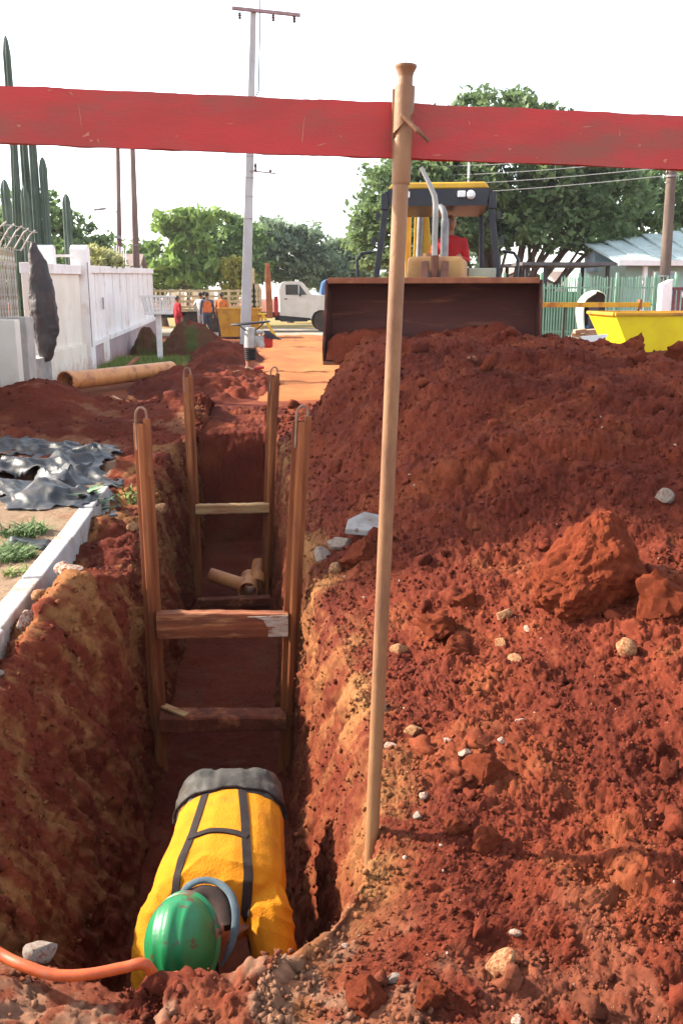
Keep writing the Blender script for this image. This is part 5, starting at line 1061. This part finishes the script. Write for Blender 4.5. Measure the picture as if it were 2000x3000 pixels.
def skip(label, x0, x1, y0, y1, zt_, zb_, ins_, m_, rz=0, rim=None):
    t = thing('waste_skip', label, 'skip', ((x0 + x1) / 2, (y0 + y1) / 2, 0), rz); hx, hy = (x1 - x0) / 2, (y1 - y0) / 2; i = ins_
    P = [(-hx, -hy, zt_), (hx, -hy, zt_), (hx, hy, zt_), (-hx, hy, zt_), (-hx + i, -hy + i * .25, zb_), (hx - i, -hy + i * .25, zb_), (hx - i, hy - i * .25, zb_), (-hx + i, hy - i * .25, zb_)]
    o = MB().add(P, [(0, 4, 5, 1), (1, 5, 6, 2), (2, 6, 7, 3), (3, 7, 4, 0), (4, 7, 6, 5)]).build('shell', m_, t, local=True); so = o.modifiers.new('s', 'SOLIDIFY'); so.thickness = .012; so.offset = -1
    for a_, b_ in (((-hx, -hy), (hx, -hy)), ((-hx, hy), (hx, hy)), ((-hx, -hy + .03), (-hx, hy - .03)), ((hx, -hy + .03), (hx, hy - .03))): MB().bar((*a_, zt_ + .005), (*b_, zt_ + .005), .06, .05).build('rim', rim or m_, t, local=True, bevel=.008)
    for s in (-1, 1): MB().lathe([(.05, -.1), (.05, .06), (.075, .06), (.075, .08)], (s * hx * .55, -hy - .06, zt_ * .55), 10, Matrix.Rotation(R(90), 3, 'X')).build('lifting_lug', m_, t, local=True) if zt_ < 1.2 else None
    for k in range(1, 4):
        f = k / 4; MB().bar((-hx + i + (2 * hx - 2 * i) * f, -hy + i * .25 - .02, zb_), (-hx + 2 * hx * f, -hy - .02, zt_ - .03), .05, .03, (0, 1, 0)).build('stiffener', m_, t, local=True) if zt_ < 1.2 else None
    return t
skip('dull yellow steel skip standing in front of the far truck', -1.33, .31, 35.6, 37.2, 1.10, .08, .12, yelp)
t = thing('barrier_stand', 'small yellow folding barrier beside the far skip', 'barrier', (.68, 35.2, 0)); ybr = mat('bright_yellow_paint', (.70, .48, .03), (.6, .4, .03), .5, 3)
MB().bar((.36, 35.2, .92), (.62, 35.2, .40), .10, .04, (0, 1, 0)).build('leg', ybr, t); MB().bar((.62, 35.2, .42), (.88, 35.2, 0), .10, .04, (0, 1, 0)).build('leg', ybr, t); MB().bar((.34, 35.6, .93), (.30, 35.9, 0), .08, .04).build('leg', ybr, t); MB().bb(.2, .5, 35.15, 35.5, .90, .95).build('top_bar', ybr, t)
simple_worker('person in white shirt with hands on hips, leftmost of the group by the skip', (-2.02, 37.4, 0), R(150), (.60, .58, .56), (.55, .53, .52), (.02, .015, .01), None, False, 'hips')
simple_worker('person in orange vest and blue trousers, second of the group by the skip', (-1.76, 36.9, 0), R(190), (.07, .08, .12), (.05, .075, .13), (.015, .012, .01), (.62, .16, .05), False, 'down')
simple_worker('person in orange vest and dark cap, standing right behind the skip', (-1.22, 37.6, 0), R(170), (.55, .16, .05), (.07, .08, .12), (.02, .02, .02), (.66, .19, .05), False, 'down', (.03, .05, .05))
simple_worker('person in red standing beside the rubbish basket in the distance', (-2.72, 34.6, 0), R(120), (.45, .02, .03), (.30, .02, .03), (.02, .015, .01), None, False, 'down', None, 1.55)
# ================================================================== RIGHT SIDE OF THE STREET
grn = mat('green_fence_paint', (.16, .34, .22), (.24, .42, .30), .6, 2.5, .1, 20, dirt=(.40, .44, .34), dscale=3, dlo=.5, dhi=.7)
t = thing('picket_fence', 'pale green metal picket fence in front of the houses on the right', 'fence', (9.3, 25, 0))
A, B = Vector((6.9, 25.6, 0)), Vector((11.45, 24.8, 0)); npk = 64; L = (B - A).length; ang = math.atan2(B.y - A.y, B.x - A.x); pm = None
for k in range(npk):
    f = k / (npk - 1); p = A.lerp(B, f); zt_ = (1.92 if f < .32 else 2.12) + random.uniform(-.03, .03)
    if pm is None: o = MB().add([(-.017, -.012, 0), (.017, -.012, 0), (.017, .012, 0), (-.017, .012, 0), (-.017, -.012, .96), (.017, -.012, .96), (.017, .012, .96), (-.017, .012, .96), (0, 0, 1.0)], [(3, 2, 1, 0), (0, 1, 5, 4), (1, 2, 6, 5), (2, 3, 7, 6), (3, 0, 4, 7), (4, 5, 8), (5, 6, 8), (6, 7, 8), (7, 4, 8)]).build('picket', grn, t, local=True); pm = o.data
    else: o = link('picket', pm, t)
    o.location = (p.x - 9.3, p.y - 25, .42); o.rotation_euler = (random.uniform(-.01, .01), random.uniform(-.015, .015), ang); o.scale = (1, 1, zt_ - .42)
for z in (.62, 1.35, 1.80): MB().bar((A.x, A.y + .03, z), (B.x, B.y + .03, z), .03, .045).build('rail', grn, t)
for f in (0, .22, .44, .66, .88, 1):
    p = A.lerp(B, f); MB().box((p.x, p.y + .05, 1.1), (.07, .07, 2.2)).build('fence_post', grn, t)
MB().bar((A.x, A.y + .08, .20), (B.x, B.y + .08, .20), .16, .46).build('plinth', concrete, t, bevel=.01)
hedge = mat('green_mesh_screen', (.09, .19, .11), (.15, .26, .16), .9, 2, .2, 20)
MB().bar((6.9, 25.75, 1.1), (9.0, 25.4, 1.1), .02, 1.2).build('screen', hedge, t)
# house with pale roof
housew = mat('pale_green_house_wall', (.38, .55, .48), (.32, .47, .42), .85, 1.2, .1, 20, dirt=(.36, .40, .30), dscale=1, dlo=.6, dhi=.8); rooft = mat('pale_fibre_cement_roof', (.42, .50, .48), (.34, .41, .39), .9, 1.5, .2, 20, dirt=(.30, .33, .28), dscale=2); paleblue = mat('pale_blue_panel', (.36, .50, .62), (.30, .44, .56), .6, 2)
t = thing('house', 'pale green house with a low corrugated roof behind the green picket fence', 'house', (14, 30, 0))
MB().bb(11.9, 18.5, 29.5, 35, 0, 2.55).build('wall', housew, t)
for k in range(11):
    x0 = 11.3 + .68 * k; MB().prism([(x0, 28.7, 2.56 + .0), (x0, 31.9, 3.30 + min(k, 6) * .10), (x0, 31.9, 3.36 + min(k, 6) * .10), (x0, 28.7, 2.64)], (.665, 0, 0)).build('roof_sheet', rooft, t)
MB().bb(11.3, 18.8, 28.62, 28.69, 2.50, 2.66).build('fascia', white, t)
for x0, x1, z0, z1, m_ in ((12.8, 13.5, 1.5, 2.3, paleblue), (14.9, 15.9, 1.3, 2.3, paleblue)):
    f_ = MB().bb(x0 - .05, x1 + .05, 29.42, 29.498, z0 - .05, z1 + .05).build('window', white, t); MB().bb(x0, x1, 29.39, 29.418, z0, z1).build('pane', m_, f_)
MB().bb(12.2, 12.32, 28.8, 28.92, 0, 2.5).build('porch_post', white, t)
MB().bb(11.75, 13.2, 31.95, 33, 2.4, 3.15).build('rear_block', paleblue, t)
t = thing('carport', 'flat dark roofed carport on thin posts beside the pale green house', 'carport', (9.9, 30, 0))
MB().bb(8.3, 11.28, 28.8, 31.5, 2.50, 2.60).build('roof', mat('dark_carport_roof', (.12, .11, .11), (.08, .07, .07), .8, 3), t)
for x in (8.5, 9.1, 11.1):
    for y in (29.0, 31.3): MB().bb(x - .05, x + .05, y - .05, y + .05, 0, 2.5).build('post', blk, t)
tile = mat('weathered_brown_roof_tiles', (.26, .20, .17), (.19, .14, .12), .9, 6, .4, 15)
def gable(label, x0, x1, y0, y1, ze, zr_, wm, rm, ridge='x'):
    t = thing('house', label, 'house', ((x0 + x1) / 2, (y0 + y1) / 2, 0)); ym = (y0 + y1) / 2; xm = (x0 + x1) / 2
    if ridge == 'x':
        MB().prism([(x0, y0, 0), (x0, y1, 0), (x0, y1, ze), (x0, ym, zr_), (x0, y0, ze)], (x1 - x0, 0, 0)).build('wall', wm, t)
        for s, yy_ in ((-1, y0), (1, y1)): MB().prism([(x0 - .2, yy_ + s * .3, ze - .12), (x0 - .2, ym, zr_ + .02), (x0 - .2, ym, zr_ + .10), (x0 - .2, yy_ + s * .3, ze - .04)], (x1 - x0 + .4, 0, 0)).build('roof', rm, t)
    else:
        MB().prism([(x0, y0, 0), (x1, y0, 0), (x1, y0, ze), (xm, y0, zr_), (x0, y0, ze)], (0, y1 - y0, 0)).build('wall', wm, t)
        for s, xx in ((-1, x0), (1, x1)): MB().prism([(xx + s * .3, y0 - .2, ze - .12), (xm, y0 - .2, zr_ + .02), (xm, y0 - .2, zr_ + .10), (xx + s * .3, y0 - .2, ze - .04)], (0, y1 - y0 + .4, 0)).build('roof', rm, t)
    f_ = MB().bb(xm - .6, xm + .6, y0 - .06, y0 - .003, .9, 1.7).build('window', white, t); MB().bb(xm - .52, xm + .52, y0 - .08, y0 - .062, .98, 1.62).build('pane', glassd, f_); return t
gable('small white house with a brown tiled roof left of the carport', 8.6, 12.2, 36, 41, 1.75, 2.55, white, tile, 'y')
gable('low white house with brown tiles seen under the carport roof', 12.6, 16.2, 37, 42, 1.8, 2.5, white, tile, 'x')
gable('small house with dark tiles behind the far end of the white wall', -7.8, -4.6, 37.5, 42, 2.35, 3.15, white, tile, 'x')
# phone booth
t = thing('phone_booth', 'rounded pale green public telephone hood on a blue post', 'phone booth', (7.42, 20, 0)); shell_m = mat('pale_green_fibreglass', (.50, .55, .36), (.56, .60, .46), .35, 1.5, .05, 20, spec=.5); inside = mat('grey_hood_lining', (.10, .09, .085), (.07, .065, .06), .7, 4)
MB().tube([(7.30, 20.12, 0), (7.30, 20.12, .95)], .052, 14).build('post', mat('blue_post_paint', (.04, .14, .36), (.035, .11, .3), .5, 4), t, smooth=True)
n, m = 32, 16; c = Vector((7.43, 20.1, 1.28)); R3 = Matrix.Rotation(R(28), 3, 'Z')
def hood(sc_, th):
    P = []; 
    for j in range(m):
        z = -.44 + .87 * j / (m - 1)
        f = math.sqrt(max(0, 1 - (max(z, 0) / .435) ** 2)) if z > 0 else 1 - .22 * (z / -.44) ** 1.5
        cut = R(84) if z < .18 else R(84) * max(0, 1 - ((z - .18) / .26) ** 2)
        for k in range(n):
            a = -math.pi / 2 + cut + (2 * math.pi - 2 * cut) * k / (n - 1); P.append(c + R3 @ Vector((.36 * f * sc_ * math.cos(a), .40 * f * sc_ * math.sin(a), z * (1 if z < 0 else sc_))))
    return P
F_ = [(j * n + k, j * n + k + 1, (j + 1) * n + k + 1, (j + 1) * n + k) for j in range(m - 1) for k in range(n - 1)]
o = MB().add(hood(1, 0), F_).build('hood', shell_m, t, smooth=True); so = o.modifiers.new('s', 'SOLIDIFY'); so.thickness = .02; so.offset = -1
MB().add(hood(.93, 0), F_).build('lining', inside, t, smooth=True)
MB().box((7.43, 20.2, 1.15), (.34, .12, .52), R3).build('telephone', mat('dark_phone_case', (.05, .045, .05), (.035, .03, .035), .5, 5), t, bevel=.02); MB().box((7.40, 20.12, 1.20), (.14, .02, .06), R3).build('display', lens, t)
MB().box((7.43, 20.1, .86), (.46, .40, .06), R3).build('shelf', inside, t, bevel=.02)
# barrier rail
t = thing('barrier_rail', 'long rusty yellow rail on thin posts in front of the phone booth', 'barrier', (5.6, 16, 0)); yr = mat('rusty_yellow_rail', (.50, .28, .02), (.42, .2, .02), .6, 3, .1, 30, dirt=(.28, .09, .03), dscale=3, dlo=.5, dhi=.66)
MB().bb(3.9, 6.93, 15.97, 16.03, 1.395, 1.48).build('rail', yr, t, bevel=.004); MB().bb(6.72, 6.76, 15.95, 16.05, 1.36, 1.53).build('end_clamp', bk_edge, t)
for x in (4.2, 5.41, 6.74): MB().bb(x - .018, x + .018, 16.035, 16.07, 0, 1.40).build('post', blk, t)
yskip = mat('bright_yellow_skip_paint', (.78, .62, .012), (.70, .52, .012), .5, 2.5, .08, 20, dirt=(.42, .16, .04), dscale=5, dlo=.66, dhi=.72)
sk = skip('bright yellow steel skip standing behind the crest of the spoil heap', 5.62, 8.2, 13.9, 15.6, 1.31, .05, .62, yskip, R(-6), yelp)
MB().bar((-1.02, -.80, .95), (-.72, -.74, .45), .05, .02, (0, 1, 0)).build('lifting_arm', mat('rusty_arm', (.22, .07, .03), (.16, .05, .02), .8, 5), sk, local=True)
white_b = mat('white_plastic_sheet', (.78, .77, .74), (.70, .68, .64), .5, 3, .2, 15)
def bag(label, pts, seed):
    b = MB(); path_loft(b, pts, n=20); me = remesh(b, 'sack', .03, 4); V = vget(me); V += nget(me) * (fbm(V, 5, 3, seed) * .05)[:, None]; vset(me, V); me.materials.append(white_b); tag(link('white_sack', me), label, 'sack', 'white sacks on the right verge')
bag('bulging white sack standing left of the bright yellow skip', [((7.35, 18.6, 0), .22, .2), ((7.36, 18.6, .3), .32, .25), ((7.38, 18.6, .65), .28, .2), ((7.36, 18.6, .86), .12, .08)], 3)
o = MB().prism([(4.55, 13.2, .10), (4.72, 13.2, 1.02), (5.12, 13.2, 1.05), (4.85, 13.2, .35)], (0, .03, 0)).build('white_board', white_b, None, bevel=.005); tag(o, 'tapering white board standing just right of the loader bucket', 'board')
rg = random.Random(9); brk = mat('pale_broken_brick', (.42, .30, .22), (.32, .20, .14), .9, 5, .3, 30)
for k in range(12):
    r_, q = divmod(k, 4); o = MB().box((5.95 + .24 * q + .06 * r_ + rg.uniform(-.03, .03), 17.0 + rg.uniform(-.05, .05), .80 + .075 * r_), (.22, .12, .07), Euler((rg.uniform(-.1, .1), rg.uniform(-.15, .15), rg.uniform(-.4, .4))).to_matrix()).build('rubble_block', brk, None, bevel=.01); tag(o, 'pale broken block, %s, %s course of the stack by the phone booth' % (('leftmost', 'second from left', 'third from left', 'rightmost')[q], ('bottom', 'middle', 'top')[r_]), 'block', 'stack of broken blocks by the phone booth')
o = MB().prism([(5.75, 16.8, 0), (7.0, 16.8, 0), (6.9, 16.9, .765), (5.85, 16.9, .765)], (0, .45, 0)).build('rubble_heap', stone_g, None, bevel=.03); tag(o, 'low grey heap of rubble under the stack of broken blocks', 'rubble')
# right pole, gate and wires
t = thing('roadside_pole', 'weathered wooden utility pole at the right edge carrying the wires', 'pole', (11.66, 26, 0)); MB().tube([(11.68, 26, -.1), (11.62, 26, 3), (11.58, 26, 5.75)], [.165, .145, .125], 12).build('shaft', mat('weathered_pole', (.15, .11, .085), (.10, .07, .055), .9, 4, .4, 20, stretch=(1, 1, .2)), t, smooth=True)
for z in (4.78, 2.1): MB().lathe([(.18, 0), (.185, .0), (.185, .05), (.18, .05)], (11.62, 26, z), 12).build('band', alu, t)
for k in range(4): MB().lathe([(.02, 0), (.05, .03), (.02, .1)], (11.40, 25.85, 4.85 + .22 * k), 8).build('insulator', ins, t)
wirem = mat('grey_wire', (.20, .20, .20), (.15, .15, .15), .6, 5)
for k in range(5):
    z0 = 4.80 + .22 * k; z1 = 5.0 + .36 * k; pts = []
    for i in range(15):
        f = i / 14; pts.append((11.4 - 12.0 * f, 25.85 + 14 * f, z0 + (z1 + 1.2 - z0) * f - .5 * math.sin(math.pi * f)))
    o = MB().tube(pts, .011, 5).build('overhead_wire', wirem, None); tag(o, ['lowest', 'second lowest', 'middle', 'second highest', 'topmost'][k] + ' of the five wires running left from the right hand pole', 'wire', 'overhead wires')
t = thing('wire_spacer', 'short pale vertical spacer bar holding the overhead wires apart', 'spacer', (7.0, 30.9, 4.6)); MB().bb(6.97, 7.03, 30.85, 30.89, 4.85, 5.75).build('bar', white, t); MB().bb(6.99, 7.01, 30.84, 30.9, 5.76, 5.86).build('hook', steel, t)
t = thing('garden_gate', 'dark red slatted gate beside a white pillar at the right edge', 'gate', (10.6, 22, 0)); gm_ = mat('maroon_gate_paint', (.20, .06, .07), (.15, .045, .05), .6, 4)
MB().prism([(9.80, 22, 0), (10.06, 22, 0), (10.06, 22, 1.98), (9.80, 22, 1.86)], (0, .25, 0)).build('pillar', white, t, bevel=.02)
for k in range(14): MB().bb(10.12 + .12 * k, 10.19 + .12 * k, 22.08, 22.11, .1, 1.75).build('slat', gm_, t)
for z in (.35, 1.05, 1.72): MB().bb(10.08, 11.8, 22.12, 22.16, z, z + .07).build('rail', gm_, t)
MB().lathe([(.02, 0), (.10, 0), (.10, .02), (.02, .02)], (10.42, 22.06, 1.62), 16, Matrix.Rotation(R(90), 3, 'X')).build('round_plate', white, t)
# ================================================================== TREES
def leafmat(name, c1, c2):
    m = bpy.data.materials.new(name); m.use_nodes = True; N = m.node_tree.nodes; L = m.node_tree.links; b = N['Principled BSDF']; b.inputs['Roughness'].default_value = .55; b.inputs['Specular IOR Level'].default_value = .3
    at = N.new('ShaderNodeAttribute'); at.attribute_name = 'leafvar'; x = N.new('ShaderNodeMix'); x.data_type = 'RGBA'; L.new(at.outputs['Fac'], x.inputs[0]); x.inputs[6].default_value = (*[q * .6 for q in c1], 1); x.inputs[7].default_value = (*[q * 1.35 for q in c2], 1)
    L.new(x.outputs[2], b.inputs['Base Color'])
    # thin leaves let a little light through
    tr = N.new('ShaderNodeBsdfTranslucent'); mx = N.new('ShaderNodeMixShader'); mx.inputs[0].default_value = .45; L.new(x.outputs[2], tr.inputs['Color']); L.new(b.outputs[0], mx.inputs[1]); L.new(tr.outputs[0], mx.inputs[2]); L.new(mx.outputs[0], N['Material Output'].inputs[0]); return m
lf_dark = leafmat('dark_tree_leaf', (.095, .155, .06), (.15, .215, .085)); lf_mid = leafmat('mid_green_leaf', (.11, .185, .055), (.165, .245, .075)); lf_light = leafmat('light_green_leaf', (.17, .26, .065), (.22, .32, .085)); lf_blue = leafmat('hazy_green_leaf', (.14, .20, .125), (.19, .25, .15)); bark = mat('grey_brown_bark', (.15, .105, .08), (.095, .065, .05), .95, 5, .5, 20, stretch=(1, 1, .3))
def crown_mesh(blobs, n, leaf, seed, clump=.55, hollow=.55, aspect=1.6, droop=.0, per=46):
    rg = np.random.default_rng(seed); vol = np.array([b[3] * b[4] * b[5] for b in blobs]) ** .75; cnt = np.maximum(1, (n * vol / vol.sum())).astype(int); C_ = []; VB = []
    for b, k in zip(blobs, cnt):
        nc = max(6, int(k / per)); vb = rg.random(nc); d = rg.normal(size=(nc, 3)); d /= np.linalg.norm(d, axis=1)[:, None]; r = hollow + (1 - hollow) * rg.random((nc, 1)) ** .5
        cc = np.array(b[:3]) + d * r * np.array(b[3:6]); cs = clump * (.55 + .8 * rg.random((nc, 1))); w_ = rg.integers(0, nc, k); g = rg.normal(size=(k, 3)); g /= np.linalg.norm(g, axis=1)[:, None]; rr = rg.random((k, 1)) ** .45
        VB.append(np.clip(.55 * vb[w_] + .45 * rg.random(k), 0, 1)); C_.append(cc[w_] + g * rr * cs[w_] * np.array([1, 1, .62]))
    P = np.concatenate(C_); k = len(P); nrm = rg.normal(size=(k, 3)) + np.array([0, 0, .7]); nrm /= np.linalg.norm(nrm, axis=1)[:, None]; a = rg.normal(size=(k, 3)); a[:, 2] -= droop; a -= nrm * (a * nrm).sum(1)[:, None]; a /= np.linalg.norm(a, axis=1)[:, None]; b = np.cross(nrm, a); s = leaf * (.45 + 1.15 * rg.random((k, 1)) ** 1.6)
    V = np.stack([P - a * s * aspect * .5, P + b * s * .42, P + a * s * aspect * .5, P - b * s * .42], 1).reshape(-1, 3); return V, np.arange(k * 4).reshape(-1, 4), np.repeat(np.concatenate(VB), 4)
def tree(name, label, base, blobs, n, leaf, lm, seed, trunk_r=.2, clump=.55, hollow=.55, stems=1, fork=.35, group=None, aspect=1.6, droop=0., cat='tree'):
    t = thing(name, label, cat, base, 0, group); rg = random.Random(seed); b = MB(); bx = Vector(base)
    top = Vector((sum(q[0] for q in blobs) / len(blobs), sum(q[1] for q in blobs) / len(blobs), sum(q[2] for q in blobs) / len(blobs)))
    fk = bx.lerp(top, fork); fk.z = bx.z + (top.z - bx.z) * fork
    b.tube([bx - Vector((0, 0, .1)), bx.lerp(fk, .5) + Vector((rg.uniform(-.1, .1), 0, 0)), fk], [trunk_r * 1.2, trunk_r, trunk_r * .8], 9)
    for q in blobs:
        c = Vector(q[:3]); st = fk if stems == 1 else bx + Vector((rg.uniform(-.3, .3), rg.uniform(-.2, .2), .2)); mid = st.lerp(c, .5) + Vector((rg.uniform(-.3, .3), rg.uniform(-.3, .3), rg.uniform(-.1, .3)))
        b.tube([st - (c - st).normalized() * .1, mid, c], [trunk_r * .55, trunk_r * .4, trunk_r * .12], 7)
        for k in range(3):
            e = c + Vector((rg.uniform(-1, 1) * q[3], rg.uniform(-1, 1) * q[4], rg.uniform(-.4, .7) * q[5])) * .75; b.tube([mid, mid.lerp(e, .55) + Vector((0, 0, .15)), e], [trunk_r * .22, trunk_r * .15, trunk_r * .04], 5)
    b.build('trunk', bark, t, smooth=True); V, F, lv = crown_mesh(blobs, n, leaf, seed, clump, hollow, aspect, droop); me = npmesh('crown', V - np.array(base), F); la = me.attributes.new('leafvar', 'FLOAT', 'POINT'); la.data.foreach_set('value', lv.astype(np.float32)); me.materials.append(lm); link('crown', me, t); return t
GT = 'trees behind the street'
# spreading tree on the right
tree('spreading_tree', 'large spreading dark green tree behind the loader', (8.9, 33, 0), [(5.3, 33, 4.4, 1.9, 2, 1.9), (4.6, 32.6, 3.6, 1.3, 1.6, 1.3), (6.8, 33, 5.2, 2.2, 2.2, 1.9), (8.9, 33, 5.6, 2.5, 2.4, 1.7), (8.4, 33.3, 7.6, 1.6, 1.6, .85), (9.6, 33.3, 7.3, 1.5, 1.6, .7), (6.2, 33.0, 7.15, .5, .6, .4), (10.9, 33, 5.3, 2.0, 2.2, 1.5), (12.4, 33, 5.0, 1.6, 1.8, 1.3), (8.0, 32.2, 4.0, 1.8, 1.6, 1.0), (10.4, 32.4, 3.9, 1.9, 1.6, .8), (6.2, 32, 3.4, 1.4, 1.4, 1.3), (7.4, 33.4, 6.6, 1.6, 1.6, 1.0), (12.2, 32.6, 3.6, 1.0, 1.2, .6)], 52000, .15, lf_dark, 5, .30, .44, .50, 4, .3)
tree('spreading_tree', 'dark green tree at the right edge behind the pale roofed house', (16.5, 37, 0), [(14.2, 37, 5.6, 1.7, 1.8, 1.6), (15.4, 37, 4.4, 1.6, 1.8, 1.2), (17.0, 37, 5.8, 2.2, 2, 1.9), (18.6, 37, 5.0, 2.0, 2, 2.0)], 16000, .17, lf_dark, 6, .28, .5, .55, 1, .35, GT)
# row at the end of the street
tree('street_tree', 'broad hazy green tree behind the white truck cab', (2.2, 56, 0), [(2.0, 56, 4.0, 1.8, 1.6, 1.6), (.4, 56, 3.6, 1.6, 1.5, 1.4), (3.4, 56, 4.6, 1.1, 1.2, 1.0), (1.2, 56, 5.0, 1.4, 1.3, .9), (3.6, 56, 3.2, 1.3, 1.3, 1.2)], 15000, .19, lf_blue, 11, .2, .55, .45, 1, .4, GT)
tree('street_tree', 'small hazy green tree to the right of the one behind the truck cab', (5.4, 58, 0), [(5.2, 58, 3.6, 1.4, 1.3, 1.3), (6.4, 58, 3.2, 1.2, 1.2, 1.1), (4.6, 57, 2.8, 1.2, 1.2, 1.1)], 9000, .19, lf_blue, 12, .18, .5, .45, 1, .4, GT)
tree('street_tree', 'dark green tree directly behind the concrete utility pole', (-1.6, 52, 0), [(-1.6, 52, 4.4, 1.7, 1.5, 1.5), (-.6, 52, 3.4, 1.5, 1.5, 1.3), (-2.9, 52, 4.0, 1.4, 1.4, 1.4), (-.2, 52, 4.6, .9, 1.0, .8)], 13000, .18, lf_mid, 13, .2, .55, .45, 1, .4, GT)
tree('street_tree', 'low dark green tree left of the large leaved one behind the truck bed', (-4.6, 50, 0), [(-4.6, 50, 3.0, 1.8, 1.5, 1.4), (-3.2, 50, 2.6, 1.5, 1.4, 1.2), (-6.2, 50, 3.0, 1.6, 1.5, 1.3)], 5000, .18, lf_mid, 14, .2, .55, .45, 1, .35, GT)
tree('street_tree', 'yellow flowering shrub beside the concrete utility pole', (-.9, 47.5, 0), [(-.9, 47.5, 2.6, .7, .7, .9), (-.6, 47.5, 2.0, .7, .7, .7)], 2500, .15, leafmat('yellow_leaf', (.36, .32, .05), (.28, .27, .05)), 15, .1, .4, .4, 1, .3, GT)
tree('street_tree', 'low distant green trees right of the street behind the loader', (9.0, 62, 0), [(8.0, 62, 3.0, 2.2, 1.6, 1.3), (11, 62, 3.2, 2.4, 1.6, 1.4), (14, 62, 3.6, 2.4, 1.6, 1.6)], 8000, .22, lf_blue, 16, .2, .5, .5, 1, .35, GT)
# light green big-leaved tree over the wall's far end
tree('young_tree', 'light green large leaved tree with a thin trunk behind the slatted truck bed', (-3.1, 48, 0), [(-4.0, 48, 3.7, 1.1, 1.0, 1.0), (-2.6, 48, 4.3, 1.0, 1.0, .8), (-3.3, 48, 5.3, 1.1, 1.0, .5), (-4.6, 48, 2.7, 1.1, 1.0, .9), (-2.4, 48, 3.1, 1.1, 1.0, 1.0), (-2.0, 48, 5.4, .8, .7, .35), (-4.1, 48, 5.0, .8, .7, .4)], 2600, .30, lf_light, 21, .10, .50, .15, 1, .5, GT, 2.0, .6)
# round dark tree and shrub over the wall on the left
tree('round_tree', 'rounded dark green tree behind the wall left of the two wooden poles', (-7.2, 34, 0), [(-7.6, 34, 3.4, 1.9, 1.6, 1.7), (-6.3, 34, 3.0, 1.5, 1.5, 1.3), (-8.6, 34, 2.8, 1.6, 1.5, 1.5), (-5.4, 34, 2.5, .9, 1, .8)], 16000, .13, lf_dark, 22, .2, .40, .6, 1, .35, GT)
tree('round_tree', 'pale green bushy tree just right of the single cactus stem', (-6.1, 28, 0), [(-6.2, 28, 2.5, 1.0, 1, .9), (-5.4, 28, 2.2, .9, .9, .7)], 6000, .10, lf_mid, 24, .12, .35, .5, 1, .3, GT)
tree('flowering_shrub', 'yellow green flowering shrub spilling over the top of the white wall', (-4.0, 25.0, 0), [(-3.9, 24.3, 2.45, .45, .9, .33), (-3.9, 25.6, 2.5, .45, .9, .33)], 3200, .09, leafmat('flowering_leaf', (.24, .27, .09), (.34, .33, .14)), 25, .06, .2, .3, 1, .5, None, 1.5, .0, 'shrub')
# unseen tree added left of the street, crown laid out to shade the heap
tree('shade_tree', 'tall leafy tree added out of view on the left to shade the spoil heap', (-8.2, 11.6, 0), [(-6.7, 9.3, 6.9, 1.9, 1.6, 1.4), (-8.6, 9.8, 7.5, 2.1, 1.7, 1.5), (-7.5, 12.2, 7.8, 2.3, 2.0, 1.6), (-9.6, 12.6, 8.2, 2.0, 2.0, 1.5), (-6.3, 11.7, 6.4, 1.5, 1.5, 1.2), (-10.2, 10.7, 8.4, 1.8, 1.6, 1.4), (-7.6, 14.6, 8.4, 1.9, 1.7, 1.4)], 40000, .17, lf_mid, 31, .26, .42, .40, 1, .45)
# ================================================================== hazy air
hz = MB().bb(-300, 300, -150, 460, -2.4, 12.8).build('haze', mat('haze_tmp', (1, 1, 1)), None)
hm = bpy.data.materials.new('pale_haze'); hm.use_nodes = True; N = hm.node_tree.nodes; N.remove(N['Principled BSDF']); pv = N.new('ShaderNodeVolumePrincipled'); pv.inputs['Color'].default_value = (.96, .97, 1.0, 1); pv.inputs['Density'].default_value = .0004; pv.inputs['Anisotropy'].default_value = .35
hm.node_tree.links.new(pv.outputs[0], N['Material Output'].inputs['Volume']); hz.data.materials.clear(); hz.data.materials.append(hm); tag(hz, 'thin pale haze in the air over the street', 'haze', kind='stuff')
